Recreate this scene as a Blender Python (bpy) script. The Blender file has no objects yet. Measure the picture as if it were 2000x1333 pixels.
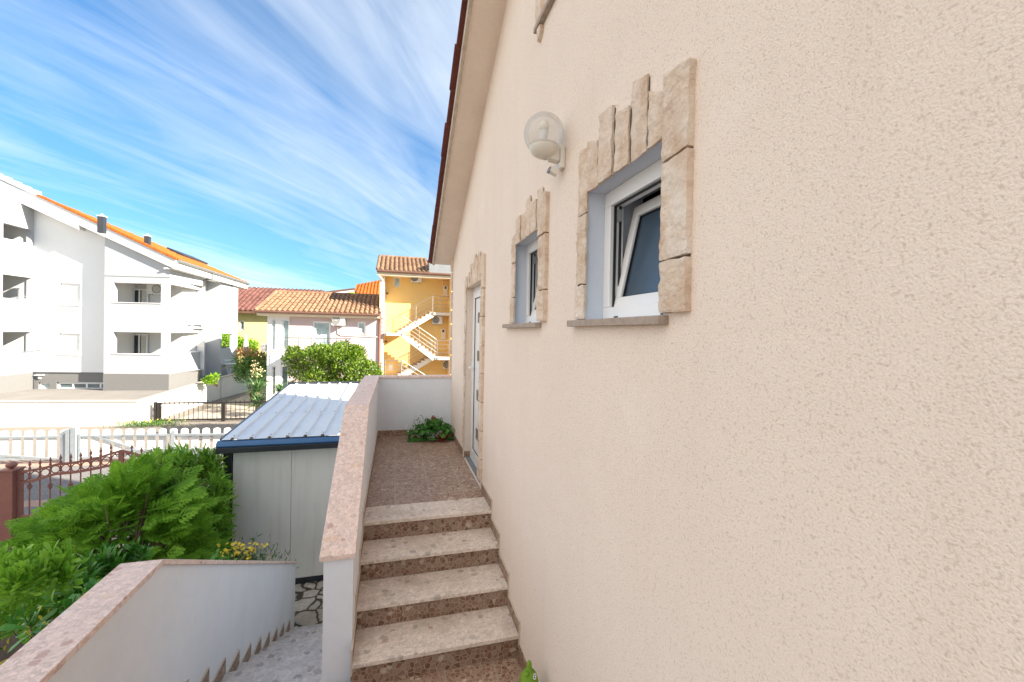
import bpy, bmesh, math, random
import numpy as np
from mathutils import Vector, Matrix
random.seed(7)
RNG = np.random.default_rng(11)
SC = bpy.context.scene
COL = SC.collection
R = math.radians
ZC = 4.1                                   # eye height above the yard

# ------------------------------------------------------------------ camera
TH, FPX, HY, PT, RO = .2703, 824.4, 656.95, -.0079, .0187
FW = Vector((math.sin(TH)*math.cos(PT), math.cos(TH)*math.cos(PT), math.sin(PT)))
RT0 = Vector((math.cos(TH), -math.sin(TH), 0))
UP0 = RT0.cross(FW)
RT = RT0*math.cos(RO) + UP0*math.sin(RO)
UPV = UP0*math.cos(RO) - RT0*math.sin(RO)
EYE = Vector((0, 0, ZC))
def ray(u, v): return FW + RT*((u-1000)/FPX) + UPV*((HY-v)/FPX)
def aX(u, v, x): d = ray(u, v); return EYE + d*(x/d.x)
def aY(u, v, y): d = ray(u, v); return EYE + d*(y/d.y)
def aZ(u, v, z): d = ray(u, v); return EYE + d*((z-ZC)/d.z)
def aP(u, v, o, n):
    d = ray(u, v); o = Vector(o); n = Vector(n)
    return EYE + d*((o-EYE).dot(n)/d.dot(n))

cam = bpy.data.cameras.new('camera')
camo = bpy.data.objects.new('camera', cam); COL.objects.link(camo)
m = Matrix.Identity(4)
for i in range(3):
    m[i][0] = RT[i]; m[i][1] = UPV[i]; m[i][2] = -FW[i]; m[i][3] = EYE[i]
camo.matrix_world = m
cam.sensor_width = 36; cam.lens = FPX/2000*36
cam.shift_y = -(666.5-HY)/2000
cam.clip_start = .05; cam.clip_end = 2000
SC.camera = camo

# ------------------------------------------------------------------ object helpers
BASE = {}
def tag(o, label=None, cat=None, group=None, kind=None):
    if label: o['label'] = label
    if cat: o['category'] = cat
    if group: o['group'] = group
    if kind: o['kind'] = kind
    return o
def thing(name, label, cat, base=(0, 0, 0), group=None):
    o = bpy.data.objects.new(name, None); COL.objects.link(o)
    o.location = base; o.empty_display_size = .2
    BASE[o.name] = Vector(base)
    return tag(o, label, cat, group)
def root_base(o):
    while o is not None and o.parent is not None: o = o.parent
    return BASE.get(o.name, Vector((0, 0, 0))) if o is not None else Vector((0, 0, 0))

class MB:
    def __init__(s): s.v = []; s.f = []
    def add(s, vs, fs):
        n = len(s.v); s.v += [tuple(x) for x in vs]; s.f += [tuple(i+n for i in f) for f in fs]; return s
    def quad(s, a, b, c, d): return s.add([a, b, c, d], [(0, 1, 2, 3)])
    def poly(s, pts): return s.add(pts, [tuple(range(len(pts)))])
    def box(s, x0, x1, y0, y1, z0, z1):
        return s.add([(x0,y0,z0),(x1,y0,z0),(x1,y1,z0),(x0,y1,z0),(x0,y0,z1),(x1,y0,z1),(x1,y1,z1),(x0,y1,z1)],
                     [(0,3,2,1),(4,5,6,7),(0,1,5,4),(1,2,6,5),(2,3,7,6),(3,0,4,7)])
    def obox(s, o, a, b, c):
        """box from corner o along three edge vectors"""
        o, a, b, c = map(Vector, (o, a, b, c))
        p = [o, o+a, o+a+b, o+b, o+c, o+a+c, o+a+b+c, o+b+c]
        fl = a.cross(b).dot(c) < 0
        fs = [(0,3,2,1),(4,5,6,7),(0,1,5,4),(1,2,6,5),(2,3,7,6),(3,0,4,7)]
        return s.add(p, [f[::-1] for f in fs] if fl else fs)
    def cbox(s, c, a, b, d):
        c, a, b, d = map(Vector, (c, a, b, d))
        return s.obox(c-a/2-b/2-d/2, a, b, d)
    def beam(s, p, q, w, h, up=(0, 0, 1)):
        p, q = Vector(p), Vector(q); d = q-p
        if d.length < 1e-6: return s
        up = Vector(up)
        if abs(d.normalized().dot(up)) > .98: up = Vector((0, 1, 0))
        sd = d.cross(up).normalized(); u2 = sd.cross(d).normalized()
        return s.obox(p - sd*w/2 - u2*h/2, d, sd*w, u2*h)
    def tube(s, pts, r, n=8, cap=True):
        pts = [Vector(p) for p in pts]; rs = r if isinstance(r, (list, tuple)) else [r]*len(pts)
        base = len(s.v); ref = None
        for i, p in enumerate(pts):
            t = (pts[min(i+1, len(pts)-1)]-pts[max(i-1, 0)]).normalized()
            if ref is None: ref = Vector((0, 0, 1)) if abs(t.z) < .9 else Vector((1, 0, 0))
            a = t.cross(ref)
            if a.length < 1e-4: a = t.cross(Vector((.3, 1, .2)))
            a.normalize(); b = a.cross(t).normalized(); ref = b
            for k in range(n):
                an = 2*math.pi*k/n
                s.v.append(tuple(p + a*(rs[i]*math.cos(an)) + b*(rs[i]*math.sin(an))))
        for i in range(len(pts)-1):
            for k in range(n):
                k2 = (k+1) % n
                s.f.append((base+i*n+k, base+i*n+k2, base+(i+1)*n+k2, base+(i+1)*n+k))
        if cap:
            s.f.append(tuple(base+k for k in range(n))[::-1]); s.f.append(tuple(base+(len(pts)-1)*n+k for k in range(n)))
        return s
    def lathe(s, c, prof, n=24, ax=(0, 0, 1)):
        c = Vector(c); ax = Vector(ax).normalized()
        e1 = ax.orthogonal().normalized(); e2 = ax.cross(e1)
        base = len(s.v)
        for r, z in prof:
            for k in range(n):
                an = 2*math.pi*k/n
                s.v.append(tuple(c + ax*z + e1*(r*math.cos(an)) + e2*(r*math.sin(an))))
        for i in range(len(prof)-1):
            for k in range(n):
                k2 = (k+1) % n
                s.f.append((base+i*n+k, base+i*n+k2, base+(i+1)*n+k2, base+(i+1)*n+k))
        s.f.append(tuple(base+k for k in range(n))[::-1]); s.f.append(tuple(base+(len(prof)-1)*n+k for k in range(n)))
        return s
    def ball(s, c, r, n=16, sx=1, sz=1):
        pr = [(max(1e-4, r*sx*math.sin(math.pi*i/n)), -r*sz*math.cos(math.pi*i/n)) for i in range(n+1)]
        return s.lathe(c, pr, n*2)
    def prism(s, pts, vec):
        """closed polygon extruded along vec"""
        pts = [Vector(p) for p in pts]; vec = Vector(vec); n = len(pts)
        nn = Vector((0, 0, 0))
        for i in range(n): nn += pts[i].cross(pts[(i+1) % n])
        if nn.dot(vec) > 0: pts = pts[::-1]
        vs = pts + [p+vec for p in pts]
        fs = [tuple(range(n)), tuple(range(2*n-1, n-1, -1))]
        for i in range(n):
            j = (i+1) % n; fs.append((j, i, i+n, j+n))
        return s.add(vs, fs)
    def panel(s, O, U, W, top, openings=(), rev=.1, N=None, zb=0.0):
        """vertical wall face from O along unit U, width W; bottom zb, top(u) heights; openings (u0,u1,z0,z1) get reveals going to -N"""
        O, U = Vector(O), Vector(U).normalized(); N = Vector(N).normalized()
        tf = top if callable(top) else (lambda q: top)
        us = sorted({0.0, W, *[o[0] for o in openings], *[o[1] for o in openings], *( getattr(top, 'breaks', []) )})
        zs = sorted({zb, *[o[2] for o in openings], *[o[3] for o in openings]})
        def P(u, z): return O + U*u + Vector((0, 0, z))
        flip = U.cross(Vector((0, 0, 1))).dot(N) < 0
        for u0, u1 in zip(us[:-1], us[1:]):
            for k, z0 in enumerate(zs):
                z1 = zs[k+1] if k+1 < len(zs) else None
                uc = (u0+u1)/2; zc = (z0+z1)/2 if z1 is not None else z0+1e-3
                if any(o[0] < uc < o[1] and o[2] < zc < o[3] for o in openings): continue
                q = [P(u0, z0), P(u1, z0), P(u1, z1 if z1 is not None else tf(u1)), P(u0, z1 if z1 is not None else tf(u0))]
                s.poly(q[::-1] if flip else q)
        for u0, u1, z0, z1 in openings:
            c = [P(u0, z0), P(u1, z0), P(u1, z1), P(u0, z1)]
            for i in range(4):
                a, b = c[i], c[(i+1) % 4]
                q = [b, a, a-N*rev, b-N*rev]
                s.poly(q[::-1] if flip else q)
        return s
    def build(s, name, mat, parent=None, label=None, smooth=False, bevel=0, kind=None, base=None, seg=2):
        me = bpy.data.meshes.new(name)
        b = root_base(parent) if base is None else Vector(base)
        me.from_pydata([(x-b.x, y-b.y, z-b.z) for x, y, z in s.v], [], s.f)
        me.update()
        if mat: me.materials.append(mat)
        if smooth:
            me.polygons.foreach_set('use_smooth', [True]*len(me.polygons))
        o = bpy.data.objects.new(name, me); COL.objects.link(o)
        if parent is not None: o.parent = parent
        elif base is not None: o.location = base; BASE[o.name] = Vector(base)
        if bevel:
            md = o.modifiers.new('edge', 'BEVEL'); md.width = bevel; md.segments = seg; md.limit_method = 'ANGLE'; md.angle_limit = R(40)
        if label: o['label'] = label
        if kind: o['kind'] = kind
        return o

# ------------------------------------------------------------------ materials
class NT:
    def __init__(s, name):
        s.m = bpy.data.materials.new(name); s.m.use_nodes = True
        s.t = s.m.node_tree; s.n = s.t.nodes; s.l = s.t.links
        s.b = s.n['Principled BSDF']; s.out = s.n['Material Output']
        s.co = s.n.new('ShaderNodeTexCoord').outputs['Object']
    def link(s, a, b): s.l.new(a, b)
    def map(s, scale=(1, 1, 1), rot=(0, 0, 0), src=None):
        q = s.n.new('ShaderNodeMapping'); q.inputs['Scale'].default_value = scale; q.inputs['Rotation'].default_value = rot
        s.link(src or s.co, q.inputs['Vector']); return q.outputs['Vector']
    def noise(s, scale, detail=4, rough=.55, vec=None, dist=0):
        q = s.n.new('ShaderNodeTexNoise'); q.inputs['Scale'].default_value = scale; q.inputs['Detail'].default_value = detail
        q.inputs['Roughness'].default_value = rough; q.inputs['Distortion'].default_value = dist
        s.link(vec or s.co, q.inputs['Vector']); return q.outputs['Fac']
    def voro(s, scale, feature='F1', vec=None, rnd=1):
        q = s.n.new('ShaderNodeTexVoronoi'); q.feature = feature; q.inputs['Scale'].default_value = scale
        q.inputs['Randomness'].default_value = rnd
        s.link(vec or s.co, q.inputs['Vector']); return q
    def ramp(s, fac, stops, interp='LINEAR'):
        q = s.n.new('ShaderNodeValToRGB'); e = q.color_ramp; e.interpolation = interp
        while len(e.elements) < len(stops): e.elements.new(.5)
        for el, (p, c) in zip(e.elements, stops):
            el.position = p; el.color = (c, c, c, 1) if not isinstance(c, (tuple, list)) else (*c[:3], 1)
        s.link(fac, q.inputs['Fac']); return q.outputs['Color']
    def mix(s, fac, a, b, mode='MIX'):
        q = s.n.new('ShaderNodeMix'); q.data_type = 'RGBA'; q.blend_type = mode
        for sock, val in ((q.inputs[0], fac), (q.inputs[6], a), (q.inputs[7], b)):
            if hasattr(val, 'is_output'): s.link(val, sock)
            elif isinstance(val, (tuple, list)): sock.default_value = (*val[:3], 1)
            else: sock.default_value = val
        return q.outputs[2]
    def math(s, op, a, b=0):
        q = s.n.new('ShaderNodeMath'); q.operation = op
        for sock, val in ((q.inputs[0], a), (q.inputs[1], b)):
            if hasattr(val, 'is_output'): s.link(val, sock)
            else: sock.default_value = val
        return q.outputs[0]
    def sep(s, vec=None):
        q = s.n.new('ShaderNodeSeparateXYZ'); s.link(vec or s.co, q.inputs[0]); return q.outputs
    def bump(s, h, strength=.4, dist=.01):
        q = s.n.new('ShaderNodeBump'); q.inputs['Strength'].default_value = strength; q.inputs['Distance'].default_value = dist
        s.link(h, q.inputs['Height'])
        if s.b.inputs['Normal'].is_linked: s.link(s.b.inputs['Normal'].links[0].from_socket, q.inputs['Normal'])
        s.link(q.outputs['Normal'], s.b.inputs['Normal']); return s
    def color(s, c):
        if hasattr(c, 'is_output'): s.link(c, s.b.inputs['Base Color'])
        else: s.b.inputs['Base Color'].default_value = (*c, 1)
        return s
    def set(s, rough=.6, metal=0, spec=.4):
        s.b.inputs['Roughness'].default_value = rough; s.b.inputs['Metallic'].default_value = metal
        s.b.inputs['Specular IOR Level'].default_value = spec; return s
def sc(c, k): return tuple(min(1, x*k) for x in c)
M = {}
def simple(key, c, rough=.6, metal=0, var=.12, vs=3, bump=0, bs=60, spec=.4, streak=False):
    t = NT(key.replace('_', ' ')); t.set(rough, metal, spec)
    n = t.noise(vs, 5, .6, t.map((1, 1, .25)) if streak else None)
    n2 = t.noise(vs*9, 3)
    f = t.math('ADD', t.math('MULTIPLY', n, .7), t.math('MULTIPLY', n2, .3))
    t.color(t.ramp(f, [(.3, sc(c, 1-var)), (.7, sc(c, 1+var))]))
    if bump: t.bump(t.noise(bs, 3), bump, .004)
    M[key] = t.m; return t

# main house render: coarse cream plaster
t = NT('cream stucco'); t.set(.92, 0, .15)
grain = t.noise(185, 3, .6); pits = t.voro(210).outputs['Distance']
big = t.noise(1.1, 5, .6); mid = t.noise(34, 3, .5)
c0 = t.ramp(big, [(.3, (.82, .70, .60)), (.7, (.86, .74, .635))])
c1 = t.mix(t.ramp(grain, [(.30, .42), (.48, 0)]), c0, (.54, .42, .32))
c2 = t.mix(t.ramp(t.noise(90, 2, .5), [(.56, 0), (.75, .5)]), c1, (.87, .75, .66))
drk = t.ramp(t.noise(120, 1, .4, t.map((1, 1, 1), (.4, .9, .2))), [(.60, 0), (.70, .32)])
c3 = t.mix(drk, c2, (.42, .32, .25))
stk = t.noise(1.0, 6, .6, t.map((1, 7, .45)))
c3 = t.mix(t.ramp(stk, [(.52, 0), (.74, .17)]), c3, (.66, .53, .44))
ptc = t.noise(2.6, 7, .62, t.map((1, 1, 1), (.3, .2, .5)), .6)
t.color(t.mix(t.ramp(ptc, [(.55, 0), (.75, .28)]), c3, (.92, .82, .73)))
t.bump(t.math('ADD', t.math('MULTIPLY', grain, 1.0), t.math('MULTIPLY', mid, .35)), .6, .007)
M['stucco'] = t.m
# reveal paint and smooth garden wall paint
t = simple('white_paint', (.79, .815, .845), .8, var=.05, vs=1.6, bump=.25, bs=140)
n = t.noise(2.3, 6, .65, t.map((1, 1, .35)))
src = t.b.inputs['Base Color'].links[0].from_socket
sp = t.ramp(t.noise(55, 2, .5, t.map((1, 1, .3))), [(.735, 0), (.76, .35)])
t.color(t.mix(sp, t.mix(t.ramp(n, [(.5, 0), (.75, .35)]), src, (.67, .68, .70)), (.48, .46, .45)))
simple('reveal_paint', (.60, .645, .715), .8, var=.04, bump=.15, bs=90)
simple('soffit', (.82, .70, .60), .85, var=.08, vs=3.0, bump=.1, bs=50)
# split-face surround stone
t = NT('split stone'); t.set(.9, 0, .2)
oi = t.n.new('ShaderNodeObjectInfo').outputs['Random']
gi = t.n.new('ShaderNodeNewGeometry').outputs['Random Per Island']
n1 = t.noise(9, 6, .65); n2 = t.noise(38, 4, .6)
cA = t.ramp(n1, [(.28, (.46, .30, .19)), (.42, (.66, .50, .37)), (.60, (.76, .63, .51)), (.78, (.82, .73, .64))])
cB = t.mix(t.ramp(n2, [(.5, 0), (.8, .6)]), cA, (.50, .34, .22))
cC = t.mix(t.ramp(oi, [(0, .0), (1, .75)]), cB, t.ramp(t.noise(5, 5, .7), [(.38, (.58, .39, .26)), (.5, (.80, .66, .53)), (.62, (.85, .77, .69))]))
t.color(cC); t.bump(t.math('ADD', t.noise(60, 5, .7), t.math('MULTIPLY', n2, .8)), .9, .012); M['stone'] = t.m
simple('mortar', (.11, .085, .06), .95, var=.15, vs=20, bump=.5, bs=120)
simple('grey_sill', (.36, .29, .235), .75, var=.25, vs=30, bump=.2, bs=150)
simple('pvc', (.80, .80, .79), .28, var=.02, vs=2, spec=.5)
simple('dark_gasket', (.02, .02, .022), .5, var=.1)
def glass(key, c, rough=.06, spec=.8):
    t = NT(key.replace('_', ' ')); t.set(rough, 0, spec); n = t.noise(2.2, 3)
    t.color(t.ramp(n, [(.35, sc(c, .75)), (.65, sc(c, 1.25))])); t.bump(t.noise(3, 1), .03, .02); M[key] = t.m
glass('frosted_glass', (.05, .085, .125), .3, .6); glass('window_glass', (.10, .14, .15), .05); glass('pale_glass', (.34, .43, .43), .07)
glass('dark_glass', (.03, .035, .04), .05); glass('pane_grey', (.10, .10, .10), .2, .5)
# terrazzo: agglomerated marble
def terrazzo(key, base, chips, s1, s2, rough=.45, dirt=None):
    t = NT(key.replace('_', ' ')); t.set(rough, 0, .4)
    w = t.n.new('ShaderNodeVectorMath'); w.operation = 'ADD'
    nd = t.n.new('ShaderNodeTexNoise'); nd.inputs['Scale'].default_value = 24; t.link(t.co, nd.inputs['Vector'])
    sub = t.n.new('ShaderNodeVectorMath'); sub.operation = 'MULTIPLY_ADD'
    t.link(nd.outputs['Color'], sub.inputs[0]); sub.inputs[1].default_value = (.034,)*3; t.link(t.co, sub.inputs[2])
    vec = sub.outputs[0]
    va = t.voro(s1, 'F1', vec); vb = t.voro(s2, 'F1', vec)
    ra = t.sep(va.outputs['Color']); rb = t.sep(vb.outputs['Color'])
    colb = t.ramp(rb[0], [(0, sc(base, .78)), (.35, sc(base, .97)), (.7, sc(base, 1.10)), (1, sc(base, 1.3))])
    fine = t.noise(85, 4, .6)
    colb = t.mix(.42, colb, t.ramp(fine, [(.35, sc(base, .72)), (.65, sc(base, 1.22))]))
    chip = t.ramp(ra[1], [(i/(len(chips)-.0), c) for i, c in enumerate(chips)], 'CONSTANT')
    mask = t.math('MULTIPLY', t.ramp(ra[0], [(.76, 0), (.78, 1)]), t.ramp(va.outputs['Distance'], [(.40, 1), (.47, 0)]))
    col = t.mix(t.math('MULTIPLY', mask, .8), colb, t.mix(t.ramp(fine, [(.3, 0), (.8, .35)]), chip, base))
    vc = t.voro(s2*2.6, 'F1', vec); rc = t.sep(vc.outputs['Color'])
    m2 = t.math('MULTIPLY', t.ramp(rc[0], [(.86, 0), (.88, 1)]), t.ramp(vc.outputs['Distance'], [(.3, 1), (.36, 0)]))
    col = t.mix(t.math('MULTIPLY', m2, .75), col, t.ramp(rc[1], [(0, sc(base, .66)), (.5, sc(base, 1.35)), (1, sc(base, .8))], 'CONSTANT'))
    if dirt: col = t.mix(t.ramp(t.noise(3.2, 5, .65), [(.48, 0), (.72, .38)]), col, dirt)
    t.color(col); t.bump(fine, .12, .003); M[key] = t.m
terrazzo('terrazzo_pink', (.76, .585, .50), [(.50, .28, .23), (.74, .50, .33), (.60, .38, .32), (.84, .72, .63), (.80, .58, .42)], 20, 52, .55)
terrazzo('terrazzo_tread', (.72, .61, .51), [(.36, .31, .27), (.48, .42, .36), (.40, .24, .19), (.74, .66, .56), (.42, .38, .35)], 19, 48, .5, (.36, .26, .17))
terrazzo('terrazzo_grey', (.60, .54, .50), [(.25, .22, .20), (.33, .29, .26), (.5, .45, .4), (.3, .22, .18)], 14, 36, .5, (.33, .27, .22))
# brown broken-mosaic tiles
def mosaic(key, k=1.0, tile=.33, S=30):
    t = NT(key.replace('_', ' ')); t.set(.42, 0, .45)
    vec = t.map((1, 1, 1))
    va = t.voro(S, 'F1', vec); ve = t.voro(S, 'DISTANCE_TO_EDGE', vec); r = t.sep(va.outputs['Color'])
    col = t.ramp(r[0], [(0, sc((.13, .06, .036), k)), (.2, sc((.22, .13, .09), k)), (.45, sc((.26, .17, .125), k)), (.66, sc((.19, .085, .05), k)), (.8, sc((.29, .205, .16), k)), (.955, sc((.46, .38, .30), k))], 'CONSTANT')
    col = t.mix(t.ramp(t.noise(50, 3), [(.35, 0), (.8, .5)]), col, sc((.22, .15, .11), k))
    col = t.mix(t.ramp(ve.outputs['Distance'], [(.035, 1), (.07, 0)]), col, sc((.36, .26, .175), k))
    x, y, z = t.sep()
    g = None
    for c_, off in ((x, .11), (y, .05)):
        fr = t.math('FRACT', t.math('DIVIDE', t.math('ADD', c_, off+20*tile), tile))
        e = t.math('LESS_THAN', t.math('ABSOLUTE', t.math('SUBTRACT', fr, .5)), .018 if S > 35 else .011)
        g = e if g is None else t.math('MAXIMUM', g, e)
    col = t.mix(t.math('MULTIPLY', g, .85), col, sc((.30, .235, .18), k))
    col = t.mix(t.ramp(t.noise(2.5, 4), [(.45, 0), (.75, .35)]), col, sc((.16, .095, .055), k))
    t.color(col); t.bump(t.ramp(ve.outputs['Distance'], [(0, 0), (.08, 1)]), .25, .003); M[key] = t.m
mosaic('mosaic_tile', 1.12); mosaic('mosaic_floor', 1.45, .33, 40)
simple('tile_edge', (.55, .46, .36), .6, var=.1)
simple('roof_red', (.16, .045, .035), .75, var=.3, vs=9, bump=.3)
simple('verge_plaster', (.55, .47, .38), .9, var=.3, vs=14, bump=.4, bs=40)
simple('quoin', (.66, .53, .40), .9, var=.2, vs=12, bump=.6, bs=30)
# shed
t = simple('shed_panel', (.78, .755, .69), .45, var=.025, vs=1.2)
w = t.n.new('ShaderNodeTexWave'); w.wave_type = 'BANDS'; w.bands_direction = 'X'; w.inputs['Scale'].default_value = 22; w.inputs['Distortion'].default_value = 0
t.link(t.co, w.inputs['Vector']); t.bump(t.ramp(w.outputs['Fac'], [(.2, 0), (.5, 1)]), .6, .003)
s0 = t.b.inputs['Base Color'].links[0].from_socket
t.color(t.mix(t.ramp(t.noise(1.4, 6, .65, t.map((6, 6, .5))), [(.48, 0), (.75, .4)]), s0, (.52, .48, .42)))
t = simple('shed_roof', (.68, .70, .71), .35, var=.04, vs=2, spec=.5)
s0 = t.b.inputs['Base Color'].links[0].from_socket
t.color(t.mix(t.ramp(t.noise(1.8, 7, .7, t.map((5, .6, 1))), [(.5, 0), (.78, .5)]), s0, (.42, .41, .39)))
simple('shed_trim', (.018, .022, .028), .3, var=.2, spec=.6); simple('shed_trim_blue', (.04, .12, .25), .28, .3, var=.15, spec=.7); simple('screw', (.2, .2, .2), .4, .8)
# far buildings
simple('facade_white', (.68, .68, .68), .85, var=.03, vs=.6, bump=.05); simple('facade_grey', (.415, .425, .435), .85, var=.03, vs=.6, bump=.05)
simple('fascia_white', (.66, .655, .64), .6, var=.03); simple('shutter_white', (.76, .76, .74), .5, var=.02)
t = simple('plinth', (.17, .167, .163), .9, var=.12, vs=20, bump=.4, bs=60)
simple('pink_render', (.50, .41, .40), .88, var=.04, vs=.8, bump=.08, streak=True); simple('yellow_render', (.76, .51, .19), .88, var=.07, vs=.7, bump=.08, streak=True)
simple('pale_yellow', (.70, .57, .25), .88, var=.05, vs=.7); simple('lime_render', (.38, .45, .05), .88, var=.06); simple('cream_trim', (.74, .62, .45), .8, var=.06)
def rooftile(key, c, var=.35):
    t = NT(key.replace('_', ' ')); t.set(.8, 0, .25)
    v = t.voro(4.2); r = t.sep(v.outputs['Color']); n = t.noise(5, 5, .65)
    col = t.ramp(r[0], [(0, sc(c, 1-var)), (.5, c), (1, sc(c, 1+var))])
    col = t.mix(t.ramp(n, [(.45, 0), (.8, .55)]), col, sc(c, .55)); t.color(col); t.bump(t.noise(40, 3), .3, .006); M[key] = t.m
rooftile('tile_tan', (.25, .145, .085), .25); rooftile('tile_dark', (.14, .06, .048)); rooftile('tile_orange', (.42, .115, .02), .15); rooftile('tile_dusk', (.23, .14, .085), .3)
simple('gutter_brown', (.13, .065, .045), .5, var=.2); simple('gutter_grey', (.22, .23, .24), .4, .4); simple('copper_pipe', (.28, .12, .08), .5, .2); simple('lead_grey', (.20, .21, .22), .6)
simple('steel', (.40, .385, .36), .35, .8, var=.06); simple('galvanised', (.42, .46, .48), .45, .6, var=.15, vs=8); simple('black_iron', (.03, .026, .024), .5, .3, var=.3)
simple('red_iron', (.31, .12, .085), .55, .0, var=.14, vs=6, bump=.1); simple('picket_white', (.78, .77, .74), .6, var=.05, vs=2)
simple('boundary_white', (.72, .69, .64), .9, var=.07, vs=1.0, bump=.3, bs=30, streak=True); simple('coping_concrete', (.45, .40, .34), .9, var=.18, vs=8, bump=.3)
simple('ac_white', (.72, .71, .68), .5, var=.03); simple('ac_grille', (.10, .10, .10), .5, var=.2); simple('stair_white', (.70, .64, .54), .85, var=.05); simple('step_brown', (.33, .22, .15), .8, var=.15)
simple('plastic_white', (.75, .75, .74), .4, var=.03); simple('plastic_green', (.02, .16, .12), .45); simple('cloth_red', (.45, .04, .05), .9); simple('cloth_blue', (.06, .17, .42), .9); simple('cloth_white', (.75, .73, .70), .9)
simple('umbrella_cloth', (.75, .70, .62), .9); simple('dark_metal', (.06, .065, .075), .4, .5); simple('interior', (.16, .13, .10), .9); simple('interior_white', (.6, .57, .52), .9); simple('curtain', (.55, .52, .46), .95, var=.25, vs=14)
simple('rusty_blind', (.16, .07, .03), .9, var=.7, vs=40)
simple('lamp_white', (.72, .68, .60), .35, var=.03); simple('sensor_grey', (.25, .28, .31), .25); simple('bulb', (.8, .76, .62), .3, var=.02)
simple('ornament_green', (.16, .29, .02), .7, var=.2, vs=18, bump=.4, bs=160); simple('eye_white', (.8, .8, .8), .3, var=.01); simple('pupil', (.01, .01, .015), .2)
simple('bark', (.16, .105, .07), .9, var=.3, vs=18, bump=.6, bs=50); simple('soil', (.09, .06, .04), .95, var=.3, vs=12)
simple('pot_white', (.7, .68, .64), .5); simple('petal_yellow', (.82, .60, .03), .7, var=.1); simple('petal_red', (.33, .012, .025), .7, var=.3); simple('petal_white', (.75, .74, .68), .7); simple('petal_cream', (.52, .42, .23), .7); simple('petal_rust', (.42, .17, .07), .8, var=.3)
def leaf(key, c1, c2, trans=.35, rough=.45, c3=None, isl=.65, nsc=2.5):
    t = NT(key.replace('_', ' ')); t.set(rough, 0, .35)
    g = t.n.new('ShaderNodeNewGeometry').outputs['Random Per Island']
    f = t.math('ADD', t.math('MULTIPLY', g, isl), t.math('MULTIPLY', t.noise(nsc, 3), 1-isl))
    st = [(.2, c1), (.75, c2)] + ([(.93, c3)] if c3 else [])
    col = t.ramp(f, st); t.color(col)
    tr = t.n.new('ShaderNodeBsdfTranslucent'); t.link(t.mix(.5, col, sc(c2, 1.3)), tr.inputs['Color'])
    mx = t.n.new('ShaderNodeMixShader'); mx.inputs[0].default_value = trans
    t.link(t.b.outputs[0], mx.inputs[1]); t.link(tr.outputs[0], mx.inputs[2]); t.link(mx.outputs[0], t.out.inputs['Surface']); M[key] = t.m
leaf('leaf_thuja', (.055, .18, .012), (.32, .58, .05), .4, .6, None, .15, 7.5); leaf('leaf_oleander', (.10, .26, .025), (.30, .54, .06), .3, .35)
leaf('leaf_pitto', (.03, .13, .018), (.10, .29, .035), .2, .25, (.20, .42, .045)); leaf('leaf_young', (.16, .38, .03), (.32, .56, .06), .35, .4)
leaf('leaf_tree', (.04, .10, .008), (.15, .235, .015), .25, .4, (.25, .30, .03)); leaf('leaf_yucca', (.035, .10, .035), (.11, .20, .06), .15, .35); leaf('leaf_bush', (.04, .12, .025), (.13, .24, .045), .25, .45)
leaf('leaf_geranium', (.03, .13, .02), (.09, .26, .035), .25, .5); leaf('leaf_daisy', (.05, .13, .03), (.12, .24, .05), .3, .5); leaf('leaf_bright', (.09, .24, .012), (.28, .46, .03), .35, .45)
leaf('leaf_dying', (.40, .36, .04), (.55, .46, .06), .3, .5)
# ground materials
t = NT('block paving'); t.set(.85, 0, .25)
bk = t.n.new('ShaderNodeTexBrick'); bk.inputs['Scale'].default_value = 5; bk.inputs['Color1'].default_value = (.17, .165, .165, 1); bk.inputs['Color2'].default_value = (.22, .21, .205, 1)
bk.inputs['Mortar'].default_value = (.10, .095, .09, 1); bk.inputs['Mortar Size'].default_value = .025; t.link(t.map((1, 1, 1), (0, 0, .12)), bk.inputs['Vector'])
t.color(t.mix(t.ramp(t.noise(1.3, 5), [(.4, 0), (.75, .45)]), bk.outputs['Color'], (.25, .235, .22))); t.bump(bk.outputs['Fac'], .3, -.006); M['paving'] = t.m
t = NT('pink paving'); t.set(.85, 0, .25)
bk = t.n.new('ShaderNodeTexBrick'); bk.inputs['Scale'].default_value = 5; bk.inputs['Color1'].default_value = (.36, .22, .17, 1); bk.inputs['Color2'].default_value = (.43, .29, .23, 1)
bk.inputs['Mortar'].default_value = (.25, .19, .15, 1); bk.inputs['Mortar Size'].default_value = .02; t.link(t.map((1, 1, 1), (0, 0, .12)), bk.inputs['Vector'])
t.color(t.mix(t.ramp(t.noise(2, 4), [(.45, 0), (.7, .4)]), bk.outputs['Color'], (.4, .33, .28))); M['pink_paving'] = t.m
simple('beige_ground', (.22, .19, .158), .95, var=.14, vs=1.4, bump=.4, bs=30); simple('terrace_ground', (.215, .198, .18), .9, var=.14, vs=1.1, bump=.2, bs=30)
t = simple('gravel', (.42, .35, .28), .95, var=.2, vs=4); v = t.voro(26); r = t.sep(v.outputs['Color'])
t.color(t.ramp(r[0], [(0, (.22, .18, .15)), (.5, (.44, .37, .30)), (1, (.62, .54, .46))])); t.bump(v.outputs['Distance'], .8, -.03)
t = NT('crazy paving'); t.set(.85, 0, .25)
nd = t.n.new('ShaderNodeTexNoise'); nd.inputs['Scale'].default_value = 5; t.link(t.co, nd.inputs['Vector'])
ma = t.n.new('ShaderNodeVectorMath'); ma.operation = 'MULTIPLY_ADD'; t.link(nd.outputs['Color'], ma.inputs[0]); ma.inputs[1].default_value = (.10,)*3; t.link(t.map((1, 1, .05)), ma.inputs[2])
va = t.voro(3.6, 'F1', ma.outputs[0]); ve = t.voro(3.6, 'DISTANCE_TO_EDGE', ma.outputs[0]); r = t.sep(va.outputs['Color'])
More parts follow.
